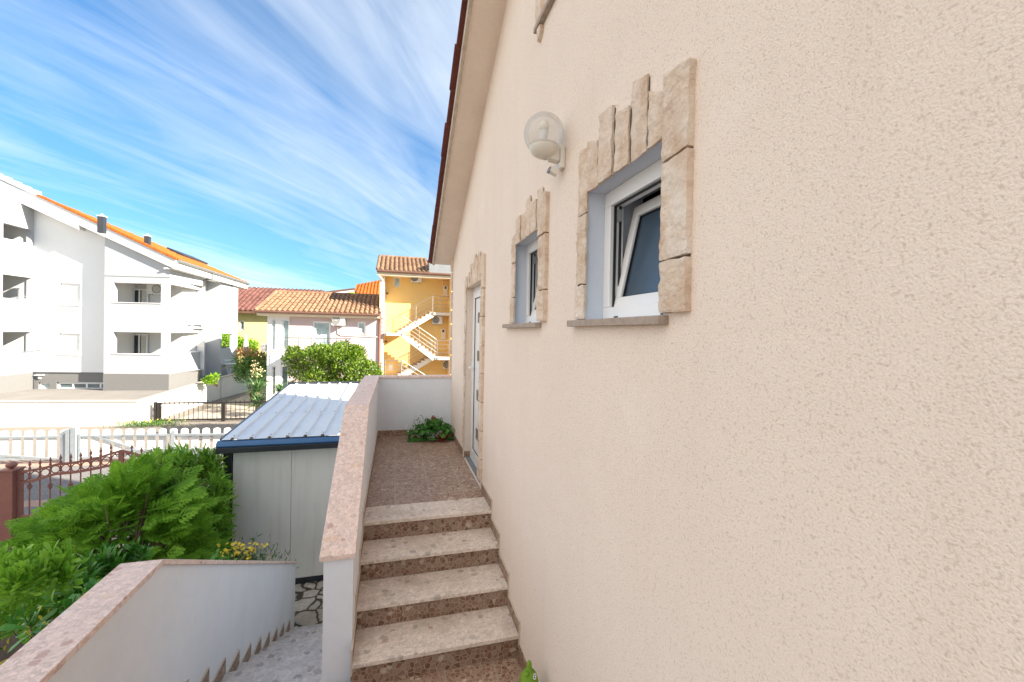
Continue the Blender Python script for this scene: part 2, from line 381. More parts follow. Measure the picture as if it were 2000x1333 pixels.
n = t.noise(14, 6, .7)
col = t.ramp(r[0], [(0, (.50, .42, .33)), (.5, (.62, .54, .45)), (1, (.70, .62, .54))])
col = t.mix(t.ramp(n, [(.4, 0), (.75, .6)]), col, (.27, .22, .17))
jo = t.ramp(ve.outputs['Distance'], [(.032, 1), (.06, 0)])
t.color(t.mix(jo, col, (.09, .07, .05))); t.bump(t.math('ADD', t.ramp(ve.outputs['Distance'], [(.03, 0), (.11, 1)]), t.math('MULTIPLY', n, .25)), .8, .02); M['crazy'] = t.m
# clear lamp globe
t = NT('clear globe'); 
fr = t.n.new('ShaderNodeLayerWeight'); fr.inputs['Blend'].default_value = .22
tp = t.n.new('ShaderNodeBsdfTransparent'); tp.inputs['Color'].default_value = (.93, .93, .92, 1); gl = t.n.new('ShaderNodeBsdfGlossy'); gl.inputs['Roughness'].default_value = .03
mx = t.n.new('ShaderNodeMixShader'); t.link(t.math('ADD', t.math('MULTIPLY', fr.outputs['Fresnel'], .4), .03), mx.inputs[0]); t.link(tp.outputs[0], mx.inputs[1]); t.link(gl.outputs[0], mx.inputs[2]); df = t.n.new('ShaderNodeBsdfDiffuse'); df.inputs['Color'].default_value = (.85, .84, .82, 1); m2 = t.n.new('ShaderNodeMixShader'); m2.inputs[0].default_value = .2; t.link(mx.outputs[0], m2.inputs[1]); t.link(df.outputs[0], m2.inputs[2]); t.link(m2.outputs[0], t.out.inputs['Surface']); M['globe'] = t.m

simple('balcony_paint', (.62, .61, .59), .85, var=.03, vs=.6); simple('twig', (.30, .19, .12), .9, var=.25, vs=18); simple('rail_grey', (.16, .155, .15), .45, .4, var=.1)
# ================================================================== SETTING: ground
XW = .874                                   # the house wall
ZL, ZF = ZC-1.611, ZC-2.271                 # landing, lower floor
SD = Vector((.992, -.124, 0)).normalized()  # street direction
SN = Vector((SD.y, -SD.x, 0))               # towards the camera
def sheet(name, pts, mat, z=0.0, kind='structure'):
    return MB().poly([(p[0], p[1], z) for p in pts]).build(name, mat, kind=kind)
sheet('ground', [(-160, -60), (160, -60), (160, 300), (-160, 300)], M['beige_ground'])
def sp(x, off): # point on a street-parallel line through (-6.54,10.2) shifted away by off
    p = Vector((-6.54, 10.2, 0)) + SD*((x+6.54)/SD.x) - SN*off
    return (p.x, p.y)
sheet('street', [sp(-40, .25), sp(14, .25), sp(14, 4.55), sp(-40, 4.55)], M['paving'], .004)
sheet('street_band', [sp(-40, 1.55), sp(14, 1.55), sp(14, 1.95), sp(-40, 1.95)], M['pink_paving'], .008)
sheet('pavement', [sp(-40, 4.6), sp(14, 4.6), sp(14, 5.6), sp(-40, 5.6)], M['pink_paving'], .006)
sheet('yard_path', [(-6.9, 5.3), (.86, 5.3), (.86, 9.4), (-6.9, 10.1)], M['crazy'], .005)
sheet('gravel_path', [(-9.2, 21.6), (-2.0, 20.8), (-2.0, 24.0), (-8.6, 30)], M['gravel'], .005)
sheet('garden_bed', [(-5.6, 1.0), (-1.45, 1.0), (-1.45, 6.9), (-2.6, 6.95), (-5.0, 8.3)], M['soil'], .012)

# ================================================================== MAIN HOUSE
HY0, HY1, YR = -6.2, 6.79, .4               # house from / to, ridge
SLP = .53
def soffit_z(y): return ZC+1.075+SLP*(6.85-y) if y > YR else ZC+1.075+SLP*(6.85-YR) - SLP*(YR-y)
house = thing('house', 'cream rough plastered house with stone framed windows and white door rising beside the stairs', 'house', (XW, 0, 0))
near = (1.241, 1.853, ZC+.070, ZC+.676); far = (2.506, 3.118, ZC+.070, ZC+.672); dr = (4.31, 5.37, ZL, ZC+.56)
top = lambda u: soffit_z(HY0+u)+.02
top.breaks = [YR-HY0]
ops = [(a-HY0, b-HY0, c, d) for a, b, c, d in (near, far, dr)]
w = MB()
w.panel((XW, HY0, 0), (0, 1, 0), HY1-HY0, top, ops, rev=0.0, N=(-1, 0, 0))
wall = w.build('wall', M['stucco'], house)
# other walls close the house off
b = MB()
b.panel((XW, HY1, 0), (1, 0, 0), 8.4, ZC+1.09, (), 0, (0, 1, 0)); b.panel((XW, HY0, 0), (1, 0, 0), 8.4, ZC+1.09, (), 0, (0, -1, 0))
b.panel((XW+8.4, HY0, 0), (0, 1, 0), HY1-HY0, top, (), 0, (1, 0, 0))
b.build('wall', M['stucco'], house)
b = MB(); b.box(3.55, 4.6, .6, 6.35, ZC+1.2, ZC+4.85); b.build('shade_block', M['stucco'], house)  # unseen block added above the house to throw shade on the street
b = MB(); b.prism([(3.5, .5, ZC+4.86), (3.5, 6.4, ZC+4.86), (3.5, 3.5, ZC+5.0)], (1.15, 0, 0)); b.build('shade_block_roof', M['roof_red'], house)  # cap of the added street-shading block
# plastered reveals
for o, nm in ((near, 'window_reveal'), (far, 'window_reveal'), (dr, 'door_reveal')):
    r = MB(); y0, y1, z0, z1 = o; d = .30; x0 = XW+.001
    r.quad((x0, y1, z0), (x0+d, y1, z0), (x0+d, y1, z1), (x0, y1, z1)); r.quad((x0, y0, z0), (x0, y0, z1), (x0+d, y0, z1), (x0+d, y0, z0))
    r.quad((x0, y0, z1), (x0, y1, z1), (x0+d, y1, z1), (x0+d, y0, z1)); r.quad((x0, y0, z0), (x0+d, y0, z0), (x0+d, y1, z0), (x0, y1, z0))
    r.build(nm, M['reveal_paint'] if nm[0] == 'w' else M['stucco'], house)
# roof: soffit slab, plaster edge, verge tiles
XO = .56
def slab(mb, x0, x1, y0, y1, zoff0, zoff1):
    a = [(x0, y0, soffit_z(y0)+zoff0), (x0, y1, soffit_z(y1)+zoff0), (x0, y1, soffit_z(y1)+zoff1), (x0, y0, soffit_z(y0)+zoff1)]
    mb.prism(a, (x1-x0, 0, 0))
s = MB(); slab(s, XO+.035, XW+8.7, YR, 6.85, 0, .10); slab(s, XO+.035, XW+8.7, HY0-.3, YR, 0, .10)
roof = s.build('roof', M['soffit'], house)
s = MB(); slab(s, XO, XO+.033, YR, 6.86, -.012, .095); slab(s, XO, XO+.033, HY0-.3, YR, -.012, .095); s.build('verge_board', M['verge_plaster'], roof)
s = MB(); y = 6.98
while y > -2:
    L = .37; ang = .03+random.uniform(-.012, .012); dx = random.uniform(-.010, .010)
    y1 = y-L
    p = Vector((XO-.055+dx, y, soffit_z(y)+.10)); q = Vector((XO-.055+dx, y1, soffit_z(y1)+.10))
    d = q-p; n = Vector((0, SLP, 1)).normalized()
    s.obox(p+n*.006, d*1.06 - n*.010, Vector((.30, 0, 0)), n*.038)
    for k in range(2): # rolls of the tile behind its edge
        x = XO+.02+.15*k
        s.tube([p+Vector((x-p.x, 0, 0))+n*.055, p+Vector((x-p.x, 0, 0))+d*1.05+n*.045], .05, 8)
    y = y1
s.build('verge_tile', M['roof_red'], roof)
s = MB()
for y0, y1 in ((YR, 7.0), (YR, HY0-.4)):
    a = Vector((XO+.3, y1, soffit_z(min(y1, 6.98))+.12)); b_ = Vector((XO+.3, y0, soffit_z(y0)+.12))
    s.prism([a, b_, b_+Vector((0, 0, .05)), a+Vector((0, 0, .05))], (8.8, 0, 0))
s.build('roof_tiles', M['roof_red'], roof)
# quoin stones at the far corner
s = MB(); z = ZL+.92
while z < ZC+1.0:
    h = random.uniform(.22, .32)
    s.box(XW-.028-random.uniform(0, .008), XW+.1, HY1-.07, HY1+.02, z+.012, z+h-.012); z += h
s.build('corner_stones', M['quoin'], house, bevel=.008)

def stone(pts, x1, thick, parent, mat=None, name='stone', wob=.005, nu=8, nv=16):
    """split-face slab; pts = 4 corners (y,z): bottom-left, bottom-right, top-right, top-left (left = larger y)"""
    mb = MB(); sd = random.random()*100
    import mathutils.noise as mn
    g = []
    for j in range(nv+1):
        for i in range(nu+1):
            a, b_ = i/nu, j/nv
            y = (pts[0][0]*(1-a)+pts[1][0]*a)*(1-b_) + (pts[3][0]*(1-a)+pts[2][0]*a)*b_
            z = (pts[0][1]*(1-a)+pts[1][1]*a)*(1-b_) + (pts[3][1]*(1-a)+pts[2][1]*a)*b_
            n = mn.noise(Vector((y*14+sd, z*14, sd))); n2 = mn.noise(Vector((y*40+sd, z*40, sd)))
            edge = (i in (0, nu)) or (j in (0, nv))
            n3 = mn.noise(Vector((y*90+sd, z*70, sd))); dx = thick + .006*n + .004*n2 + .003*n3 - (.003 if edge else 0)
            yy = y + (wob*mn.noise(Vector((sd, z*22, i))) if i in (0, nu) else 0); zz = z + (wob*mn.noise(Vector((y*22, sd, j))) if j in (0, nv) else 0)
            g.append((x1-dx, yy, zz))
    N = (nu+1)*(nv+1)
    bk = [(x1, p[1], p[2]) for p in g]
    mb.v = g+bk
    for j in range(nv):
        for i in range(nu):
            a = j*(nu+1)+i; mb.f.append((a, a+1, a+nu+2, a+nu+1))
    ring = [i for i in range(nu+1)] + [j*(nu+1)+nu for j in range(1, nv+1)] + [nv*(nu+1)+i for i in range(nu-1, -1, -1)] + [j*(nu+1) for j in range(nv-1, 0, -1)]
    for k in range(len(ring)):
        a, b_ = ring[k], ring[(k+1) % len(ring)]; mb.f.append((b_, a, a+N, b_+N))
    return mb.build(name, mat or M['stone'], parent)
def yz(u, v, x=.860): p = aX(u, v, x); return p.y, p.z

def surround(name, outline_top, left, right, lj, rj, zb, parent):
    """outline_top: arch stones [(yl, yr, zbot, ztl, ztr)], left/right pillars (y0,y1,top_l,top_r), lists of joint heights"""
    mort = MB()
    for yl, yr, zb_, a, c in outline_top: mort.prism([(XW-.003, yl, zb_+.01), (XW-.003, yr, zb_+.01), (XW-.003, yr, min(a, c)-.012), (XW-.003, yl, min(a, c)-.012)], (.003, 0, 0))
    for (y0, y1, tl, tr) in (left, right): mort.box(XW-.003, XW, y0+.006, y1-.006, zb+.004, min(tl, tr)-.012)
    sr = mort.build(name, M['mortar'], parent)
    for yl, yr, zb_, a, c in outline_top:
        stone([(yl-.007, zb_), (yr+.006, zb_), (yr+.006, c), (yl-.007, a)], XW, .015+random.uniform(-.006, .006), sr)
    for (y0, y1, tl, tr), js, th_ in ((left, lj, .014), (right, rj, .030)):
        zs = [zb]+list(js)+[None]
        for k in range(len(zs)-1):
            z0 = zs[k]+.004; ztl, ztr = (tl, tr) if zs[k+1] is None else (zs[k+1]-.004, zs[k+1]-.004)
            stone([(y1, z0), (y0, z0), (y0, ztr), (y1, ztl)], XW, th_+random.uniform(-.004, .004), sr, nv=22)
    return sr
# near window stones, read off the photograph on the plane of their faces
L_ = [(1146, 1169, 280, 272), (1170, 1197.5, 229, 204), (1198.5, 1228.5, 222, 205), (1229.5, 1264, 163, 142), (1264.5, 1303, 181, 172)]
arch = []
for ul, ur, vl, vr in L_:
    yl, ztl = yz(ul, vl); yr, ztr = yz(ur, vr); arch.append((yl, yr, ZC+.668, ztl, ztr))
yl = arch[0][0]; arch[-1] = (arch[-1][0], 1.243, *arch[-1][2:])
surround('window_surround', arch, (yl, yl+.10, yz(1125, 300)[1], yz(1145, 288)[1]), (1.104, 1.236, ZC+.872, ZC+.846), (ZC+.239, ZC+.579), (ZC+.248, ZC+.577), ZC+.072, house)
L_ = [(1006, 1015.6, 426, 419), (1016, 1026, 421, 413), (1026.5, 1035.5, 392, 382), (1036, 1047.3, 396, 388), (1047.8, 1059, 372, 364), (1059.3, 1062.5, 388, 389)]
arch = []
for ul, ur, vl, vr in L_[:5]:
    yl, ztl = yz(ul, vl); yr, ztr = yz(ur, vr); arch.append((yl, yr, ZC+.664, ztl, ztr))
yl = arch[0][0]; arch.append((arch[-1][1], 2.51, ZC+.664, ZC+.80, ZC+.79))
surround('window_surround', arch, (yl, yl+.10, ZC+.73, ZC+.76), (2.372, 2.504, ZC+.88, ZC+.845), (ZC+.27, ZC+.53), (ZC+.262, ZC+.60), ZC+.072, house)
arch = []; ys = np.linspace(5.36, 4.32, 9)
for k, dz in enumerate((.13, .17, .26, .23, .33, .29, .31, .20)):
    arch.append((ys[k], ys[k+1], ZC+.555, ZC+.56+dz+random.uniform(-.02, .02), ZC+.56+dz))
surround('door_surround', arch, (5.362, 5.46, ZC+.66, ZC+.68), (4.19, 4.318, ZC+.83, ZC+.79), [ZL+.25+.27*k for k in range(7)], [ZL+.32+.29*k for k in range(7)], ZL+.10, house)

# windows
def window(o, nm, tilt):
    y0, y1, z0, z1 = o; xf = XW+.092; fw_ = .058; dep = .07
    f = MB()
    f.box(xf, xf+dep, y0, y1, z0, z0+fw_); f.box(xf, xf+dep, y0, y1, z1-fw_-.012, z1)
    f.box(xf, xf+dep, y0, y0+fw_, z0+fw_, z1-fw_-.012); f.box(xf, xf+dep, y1-fw_, y1, z0+fw_, z1-fw_-.012)
    win = f.build(nm, M['pvc'], house, bevel=.004)
    g = MB(); a0, a1, c0, c1 = y0+fw_, y1-fw_, z0+fw_, z1-fw_-.012
    for q in ((a1-.006, a1, c0, c1), (a0, a0+.006, c0, c1)): g.box(xf+.018, xf+.030, q[0]-.001, q[1]-.0005, q[2]+.001, q[3]-.001); g.box(xf+.045, xf+.055, q[0]-.003, q[1]-.0005, q[2]+.001, q[3]-.001)
    g.box(xf+.018, xf+.030, a0+.006, a1-.006, c1-.006, c1-.0005)
    g.build('gasket', M['dark_gasket'], win)
    # tilted sash, hinged along its lower edge
    sw = .052; st = .055; h = c1-c0+.02; wdt = a1-a0+.014
    O = Vector((xf+.022, a0-.007, c0-.004)); up = Vector((math.sin(tilt), 0, math.cos(tilt))); nn = Vector((math.cos(tilt), 0, -math.sin(tilt))); yv = Vector((0, 1, 0))
    def rect(mb, ya, yb, ha, hb, da, db): mb.obox(O+yv*ya+up*ha+nn*da, yv*(yb-ya), up*(hb-ha), nn*(db-da))
    q = MB(); rect(q, 0, wdt, 0, sw, 0, st); rect(q, 0, wdt, h-sw, h, 0, st); rect(q, 0, sw, sw, h-sw, 0, st); rect(q, wdt-sw, wdt, sw, h-sw, 0, st)
    sash = q.build('sash', M['pvc'], win, bevel=.004)
    q = MB(); rect(q, sw-.004, wdt-sw+.004, sw-.004, h-sw+.004, .022, .030); q.build('pane', M['frosted_glass'], win)
    q = MB()
    for ya, yb, ha, hb in ((sw, wdt-sw, sw, sw+.005), (sw, wdt-sw, h-sw-.005, h-sw), (sw, sw+.005, sw, h-sw), (wdt-sw-.005, wdt-sw, sw, h-sw)): rect(q, ya, yb, ha, hb, .012, .021)
    q.build('pane_seal', M['dark_gasket'], win)
    # corner hinge, lock stud and drain caps
    q = MB(); q.box(xf+.036, xf+.052, a1-.020, a1-.004, c1-.075, c1-.02); q.build('hinge', M['galvanised'], win)
    for yy in (y0+.13, y1-.13):
        q = MB(); q.box(xf-.003, xf+.002, yy-.016, yy+.016, z0+.008, z0+.014); q.build('drain_cap', M['dark_gasket'], win)
    q = MB(); q.tube([(xf+.2, a0, c1-.02), (xf+.2, a1, c1-.03)], .018, 8); q.build('rolled_blind', M['rusty_blind'], win)
    return win
window(near, 'window', .215); window(far, 'window', .215)
for o in (near, far):   # room behind
    q = MB(); y0, y1, z0, z1 = o; q.box(XW+.302, XW+1.6, y0-.25, y1+.25, z0-.5, z1+.25)
    q.f = [f[::-1] for f in q.f if f != (3, 0, 4, 7)]
    q.build('room', M['interior'], house)
for o, e in ((near, .125), (far, .19)):
    y0, y1, z0, z1 = o
    q = MB(); q.box(XW-.042, XW+.09, y0-.03, y1+e, ZC+.036, ZC+.067); q.build('window_sill', M['grey_sill'], house, bevel=.003)
# door
y0, y1, z0, z1 = dr; xf = XW+.090
f = MB(); fw_ = .062
f.box(xf, xf+.07, y0, y0+fw_, z0+.02, z1); f.box(xf, xf+.07, y1-fw_, y1, z0+.02, z1); f.box(xf, xf+.07, y0+fw_, y1-fw_, z1-fw_, z1); f.box(xf-.012, xf+.07, y0, y1, z0, z0+.019)
door = f.build('door', M['pvc'], house, bevel=.004)
lf = MB(); a0, a1, c0, c1 = y0+fw_-.012, y1-fw_+.012, z0+.022, z1-fw_+.012; xl = xf-.012
lf.box(xl, xl+.06, a0, a0+.09, c0, c1); lf.box(xl, xl+.06, a1-.09, a1, c0, c1); lf.box(xl, xl+.06, a0+.09, a1-.09, c1-.09, c1); lf.box(xl, xl+.06, a0+.09, a1-.09, c0, c0+.12)
lf.build('door_leaf', M['pvc'], door, bevel=.004)
pn = MB(); pn.box(xl+.018, xl+.04, a0+.088, a1-.088, c0+.118, c1-.088); pn.build('door_panel', M['pvc'], door)
gk = MB()
for q in ((a1-.096, a1-.09, c0+.12, c1-.09), (a0+.09, a0+.096, c0+.12, c1-.09)): gk.box(xl+.010, xl+.0175, *q)
for q in ((c0+.12, c0+.126), (c1-.096, c1-.09)): gk.box(xl+.010, xl+.0175, a0+.0965, a1-.0965, *q)
gk.box(xf-.0005, xf+.002, a1+.001, a1+.006, c0, c1)
gk.build('door_seal', M['dark_gasket'], door)
for zz in (.174, -.284, -.758, -1.224):
    q = MB(); q.box(xl+.010, xl+.0178, 4.885, 5.045, ZC+zz-.062, ZC+zz+.062); q.build('glass_square', M['pane_grey'], door, bevel=.002)
q = MB(); yh = a1-.045; zh = ZC-.475
q.box(xl-.010, xl, yh-.017, yh+.017, zh-.13, zh+.11); q.tube([(xl-.008, yh, zh+.03), (xl-.05, yh, zh+.03)], .010, 10); q.tube([(xl-.045, yh+.008, zh+.03), (xl-.05, yh-.12, zh+.026)], .0105, 10); q.lathe((xl-.0105, yh, zh-.07), [(.009, 0), (.009, .002)], 10, (-1, 0, 0))
q.build('door_handle', M['pvc'], door, bevel=.002)
q = MB(); q.box(XW+.02, xf-.013, y0, y1, z0, z0+.012); q.build('threshold', M['lead_grey'], house)
q = MB(); q.box(XW+.2, XW+1.2, y0, y1, z0, z1); q.f = [f for f in q.f]; q.build('hallway', M['interior'], house)
# sill and stone of the upper window, only its lower end in the frame
p0 = aX(1056, 32, .84); 
q = MB(); q.box(XW-.036, XW+.06, 2.06, p0.y+.14, p0.z-.015, p0.z+.018); q.build('window_sill', M['grey_sill'], house, bevel=.003)
stone([(p0.y+.12, p0.z+.02), (p0.y+.02, p0.z+.02), (p0.y+.02, p0.z+.28), (p0.y+.12, p0.z+.28)], XW, .035, house, name='surround_stone')
stone([(p0.y+.09, p0.z-.10), (p0.y+.035, p0.z-.06), (p0.y+.035, p0.z-.02), (p0.y+.09, p0.z-.02)], XW, .030, house, name='surround_stone', nu=3, nv=4)

# skirting of brown tile stepped along the house wall
sk = MB(); 
def skirt(mb, y0, y1, z, h=.085, x=XW, side=-1, t=.010): mb.box(min(x, x+side*t), max(x, x+side*t), y0, y1, z, z+h)
RIS, TRD, YN = .165, .305, 3.735
# ------------------------------------------------------------------ wall lamp
lc = aX(1062, 262, .752)
lamp = thing('wall_lamp', 'round clear globe lamp with motion sensor on the cream wall above the two windows', 'wall lamp', (XW, 2.2, ZC+.95))
q = MB(); q.ball(lc, .108, 20); gg = q.build('globe', M['globe'], lamp, smooth=True)
q = MB(); q.lathe(lc, [(.001, -.128), (.035, -.124), (.062, -.108), (.078, -.080), (.080, -.066), (.074, -.062), (.001, -.060)], 28); q.build('globe_holder', M['lamp_white'], lamp, smooth=True)
q = MB(); q.lathe(lc, [(.022, -.062), (.019, -.02), (.026, .012), (.001, .014)], 16); q.build('bulb_socket', M['plastic_white'], lamp, smooth=True)
q = MB(); q.lathe(lc, [(.020, .014), (.030, .034), (.028, .052), (.015, .066), (.001, .069)], 16); q.build('bulb', M['bulb'], lamp, smooth=True)
bx = aX(1096, 312, .86)
q = MB(); q.box(XW-.030, XW-.001, bx.y-.030, bx.y+.034, bx.z-.055, bx.z+.065); q.prism([(XW-.031, bx.y-.026, bx.z-.02), (XW-.031, bx.y+.03, bx.z-.02), (XW-.031, bx.y+.03, bx.z+.055), (XW-.031, bx.y-.026, bx.z+.055)], (-.055, -.005, .005))
q.build('bracket', M['lamp_white'], lamp, bevel=.006)
q = MB(); q.tube([(XW-.07, bx.y, bx.z+.02), (lc.x+.01, lc.y, lc.z-.105)], [.026, .034], 12); q.build('arm', M['lamp_white'], lamp, smooth=True)
q = MB(); q.cbox((XW-.055, bx.y, bx.z-.070), (.045, 0, -.02), (0, .036, 0), (.014, 0, .032)); sn = q.build('motion_sensor', M['lamp_white'], lamp, bevel=.004)
q = MB(); q.cbox((XW-.082, bx.y, bx.z-.066), (.012, 0, -.008), (0, .030, 0), (.01, 0, .024)); q.build('sensor_lens', M['sensor_grey'], sn)

# ================================================================== STAIRS UP TO THE LANDING
st = thing('staircase', 'short flight of speckled steps with brown mosaic risers leading up to the door landing', 'stairs', (.3, 2.8, ZF))
XI = -.237
for i in range(4):
    zt = ZL-RIS*i; yn = YN-TRD*i; back = yn+TRD+.02 if i else 4.035
    q = MB(); q.box(XI, XW, yn-.022, back, zt-.030, zt); q.build('tread', M['terrazzo_tread'], st, bevel=.004)
    q = MB(); q.box(XI, XW, yn, yn+.05, zt-RIS, zt-.031); q.build('riser', M['mosaic_tile'], st)
q = MB(); q.box(XI, XW, 4.036, 6.70, ZL-.03, ZL-.001); q.box(XI, XW, 6.70-.012, 6.70, ZL, ZL+.085); q.build('landing', M['mosaic_floor'], st)
q = MB(); q.box(-1.27, XW, -3.0, YN-3*TRD+.03, ZF-.16, ZF-.001); q.build('floor', M['mosaic_floor'], st)
q = MB()
for i in range(4):
    yn = YN-TRD*i; zt = ZL-RIS*i
    a = yn-.022; b_ = yn-.022+TRD if i else 4.19
    for x, sd_ in ((XW, -1), (XI, 1)): skirt(q, a, b_ if (i or sd_ < 0) else 6.69, zt, .09, x, sd_)
skirt(q, -2, YN-3*TRD-.022, ZF, .09, XW, -1)
skirt(q, 5.46, 6.69, ZL, .085, XW, -1)
q.box(XW, xf-.013, 5.36, 5.37, ZL, ZL+.08)
q.build('skirting', M['mosaic_tile'], st)
q = MB()
for i in range(4):
    yn = YN-TRD*i; zt = ZL-RIS*i
    a = yn-.022; b_ = yn-.022+TRD if i else 4.19
    for x, sd_ in ((XW, -1), (XI, 1)): q.box(min(x, x+sd_*.012), max(x, x+sd_*.012), a-.004, b_ if (i or sd_ < 0) else 6.69, zt+.090, zt+.095); q.box(min(x, x+sd_*.0115), max(x, x+sd_*.0115), a-.0042, a-.0002, max(zt-.07, ZF+.01), zt+.0895)
q.box(XI, XW, 6.70-.014, 6.70, ZL+.085, ZL+.0895)
q.build('skirting_edge', M['tile_edge'], st)
q = MB()
q.prism([(XI+.002, 4.05, 0), (XI+.002, 6.69, 0), (XI+.002, 6.69, ZL-.035), (XI+.002, 4.05, ZL-.035)], (XW-XI-.004, 0, 0))
q.build('stair_core', M['white_paint'], st)

# parapet beside the stairs
KY, KZ, FY, FZ = 4.16, ZC-.700, 2.865, ZC-1.435
par = thing('parapet_wall', 'pale grey parapet with pink speckled stone coping along the stairs and around the landing', 'wall', (-.33, 2.87, 0))
q = MB(); T = .032; tz = lambda y: KZ if y > KY else KZ+(FZ-KZ)*(KY-y)/(KY-FY)
q.prism([(-.415, FY+.025, 0), (-.415, 6.86, 0), (-.415, 6.86, KZ-T), (-.415, KY, KZ-T), (-.415, FY+.025, tz(FY+.025)-T)], (.415+XI, 0, 0))
q.build('wall', M['white_paint'], par)
q = MB(); q.box(XI, XW-.001, 6.705, 6.86, 1.0, KZ-T); q.build('wall', M['white_paint'], par)
def cop(pts, x0, x1, nm='coping'):
    q = MB(); q.prism([(x0, y, z) for y, z in pts], (x1-x0, 0, 0)); return q
c_ = cop([(FY, FZ-T), (KY-.001, KZ-T), (KY-.001, KZ), (FY, FZ)], -.437, -.222); c_.build('coping', M['terrazzo_pink'], par, bevel=.003)
yb_ = KY+.001
for y1 in (5.02, 5.86): 
    c_ = cop([(yb_, KZ-T), (y1-.002, KZ-T), (y1-.002, KZ), (yb_, KZ)], -.437, -.222); c_.build('coping', M['terrazzo_pink'], par, bevel=.003); yb_ = y1
q = MB(); q.prism([(-.437, yb_, KZ-T), (-.222, yb_, KZ-T), (-.222, 6.684, KZ-T), (-.437, 6.88, KZ-T)], (0, 0, T)); q.build('coping', M['terrazzo_pink'], par, bevel=.003)
q = MB(); q.prism([(-.220, 6.686, KZ-T), (XW-.002, 6.686, KZ-T), (XW-.002, 6.88, KZ-T), (-.434, 6.88, KZ-T)], (0, 0, T)); q.build('coping', M['terrazzo_pink'], par, bevel=.003)

# lower flight down to the yard
lf = thing('garden_stairs', 'worn grey speckled stone steps going down to the paved yard between two low walls', 'stairs', (-.85, 2.87, 0))
LX0, LX1 = -1.27, -.4155
NR = 11; lr = ZF/NR; lt = .318; ly = 2.87
for i in range(1, NR):
    zt = ZF-lr*i; a = ly+lt*(i-1)-.0; b_ = ly+lt*i+.022
    q = MB(); q.box(LX0, LX1, a, b_, zt-.03, zt); q.build('tread', M['terrazzo_grey'], lf, bevel=.004)
    q = MB(); q.box(LX0, LX1, ly+lt*i-.3, ly+lt*i, max(.001, zt-lr), zt-.031); q.build('riser', M['mosaic_tile'], lf)
q = MB(); q.box(LX0, LX1, 2.6, ly+.02, ZF-.0305, ZF); q.build('tread', M['terrazzo_grey'], lf, bevel=.004)
q = MB(); q.box(LX0, LX1, 2.6, ly, ZF-lr, ZF-.031); q.build('riser', M['mosaic_tile'], lf)

# low garden wall on the left of that flight
GX = -1.28
gw = thing('garden_wall', 'low white wall whose pink coping runs level and then drops beside the lower steps', 'wall', (-1.38, 3, 0))
BY, BZ, EY, EZ = 2.85, ZC-1.335, 6.42, ZC-3.235
q = MB(); q.prism([(GX, -3, 0), (GX, EY-.02, 0), (GX, EY-.02, EZ-T+.01), (GX, BY, BZ-T), (GX, -3, BZ-T)], (-.16, 0, 0)); q.build('wall', M['white_paint'], gw)
for y0_, y1_ in ((-3, .9), (.903, BY-.001)):
    c_ = cop([(y0_, BZ-T), (y1_, BZ-T), (y1_, BZ), (y0_, BZ)], GX-.185, GX+.022); c_.build('coping', M['terrazzo_pink'], gw, bevel=.003)
for k in range(3):
    f0, f1 = k/3, (k+1)/3-.001
    P = lambda f: (BY+.001+(EY-BY)*f, BZ+(EZ-BZ)*f)
    (ya, za), (yb2, zb2) = P(f0), P(f1)
    c_ = cop([(ya, za-T), (yb2, zb2-T), (yb2, zb2), (ya, za)], GX-.185, GX+.022); c_.build('coping', M['terrazzo_pink'], gw, bevel=.003)
for i in range(0, NR):
    zt = ZF-lr*i
    q = MB(); a = ly+lt*(i-1)+.012 if i else 1.2; b_ = ly+lt*i+.02
    q.box(GX, GX+.012, a, b_, zt+.001, zt+.115); s_ = q.build('skirting_tile', M['mosaic_tile'], gw)
    q = MB(); q.box(GX, GX+.013, a, b_+.004, zt+.1155, zt+.121); q.box(GX, GX+.0128, b_+.0003, b_+.004, zt-.02, zt+.115); q.build('tile_edge', M['tile_edge'], s_)

# ------------------------------------------------------------------ green ornament by the wall
orn = thing('garden_ornament', 'green gourd shaped ornament with googly eyes standing on the tiles against the cream wall', 'ornament', (.762, 2.255, ZF))
oc = Vector((.762, 2.255, ZF))
q = MB(); q.lathe(oc, [(.040, 0), (.052, .01), (.060, .07), (.062, .15), (.060, .22), (.057, .27), (.053, .305), (.046, .333), (.034, .353), (.020, .366), (.015, .378), (.0135, .400), (.010, .411), (.002, .415)], 32)
ob = q.build('body', M['ornament_green'], orn, smooth=True)
dirc = (EYE-(oc+Vector((0, 0, .32)))); dirc.z = 0; dirc.normalize(); sd_ = dirc.cross(Vector((0, 0, 1)))
q = MB(); q.tube([oc+dirc*.012+sd_*.010+Vector((0, 0, .350)), oc+dirc*.036+sd_*.013+Vector((0, 0, .366)), oc+dirc*.046+sd_*.014+Vector((0, 0, .372))], [.012, .0115, .008], 14); q.build('nose', M['ornament_green'], orn, smooth=True)
for k, (dx, dz) in enumerate(((-.036, .338), (-.045, .345))):
    d2 = (dirc*.75+sd_*(-.9 if k == 0 else -1.35)).normalized()
    c = oc+d2*(.041 if k == 0 else .037)+Vector((0, 0, dz+.004))
    q = MB(); q.ball(c, .0095, 8); e = q.build('eye', M['eye_white'], orn, smooth=True)
    q = MB(); q.ball(c+(EYE-c).normalized()*.0068+Vector((0, 0, .001)), .0045, 6); q.build('pupil', M['pupil'], e, smooth=True)

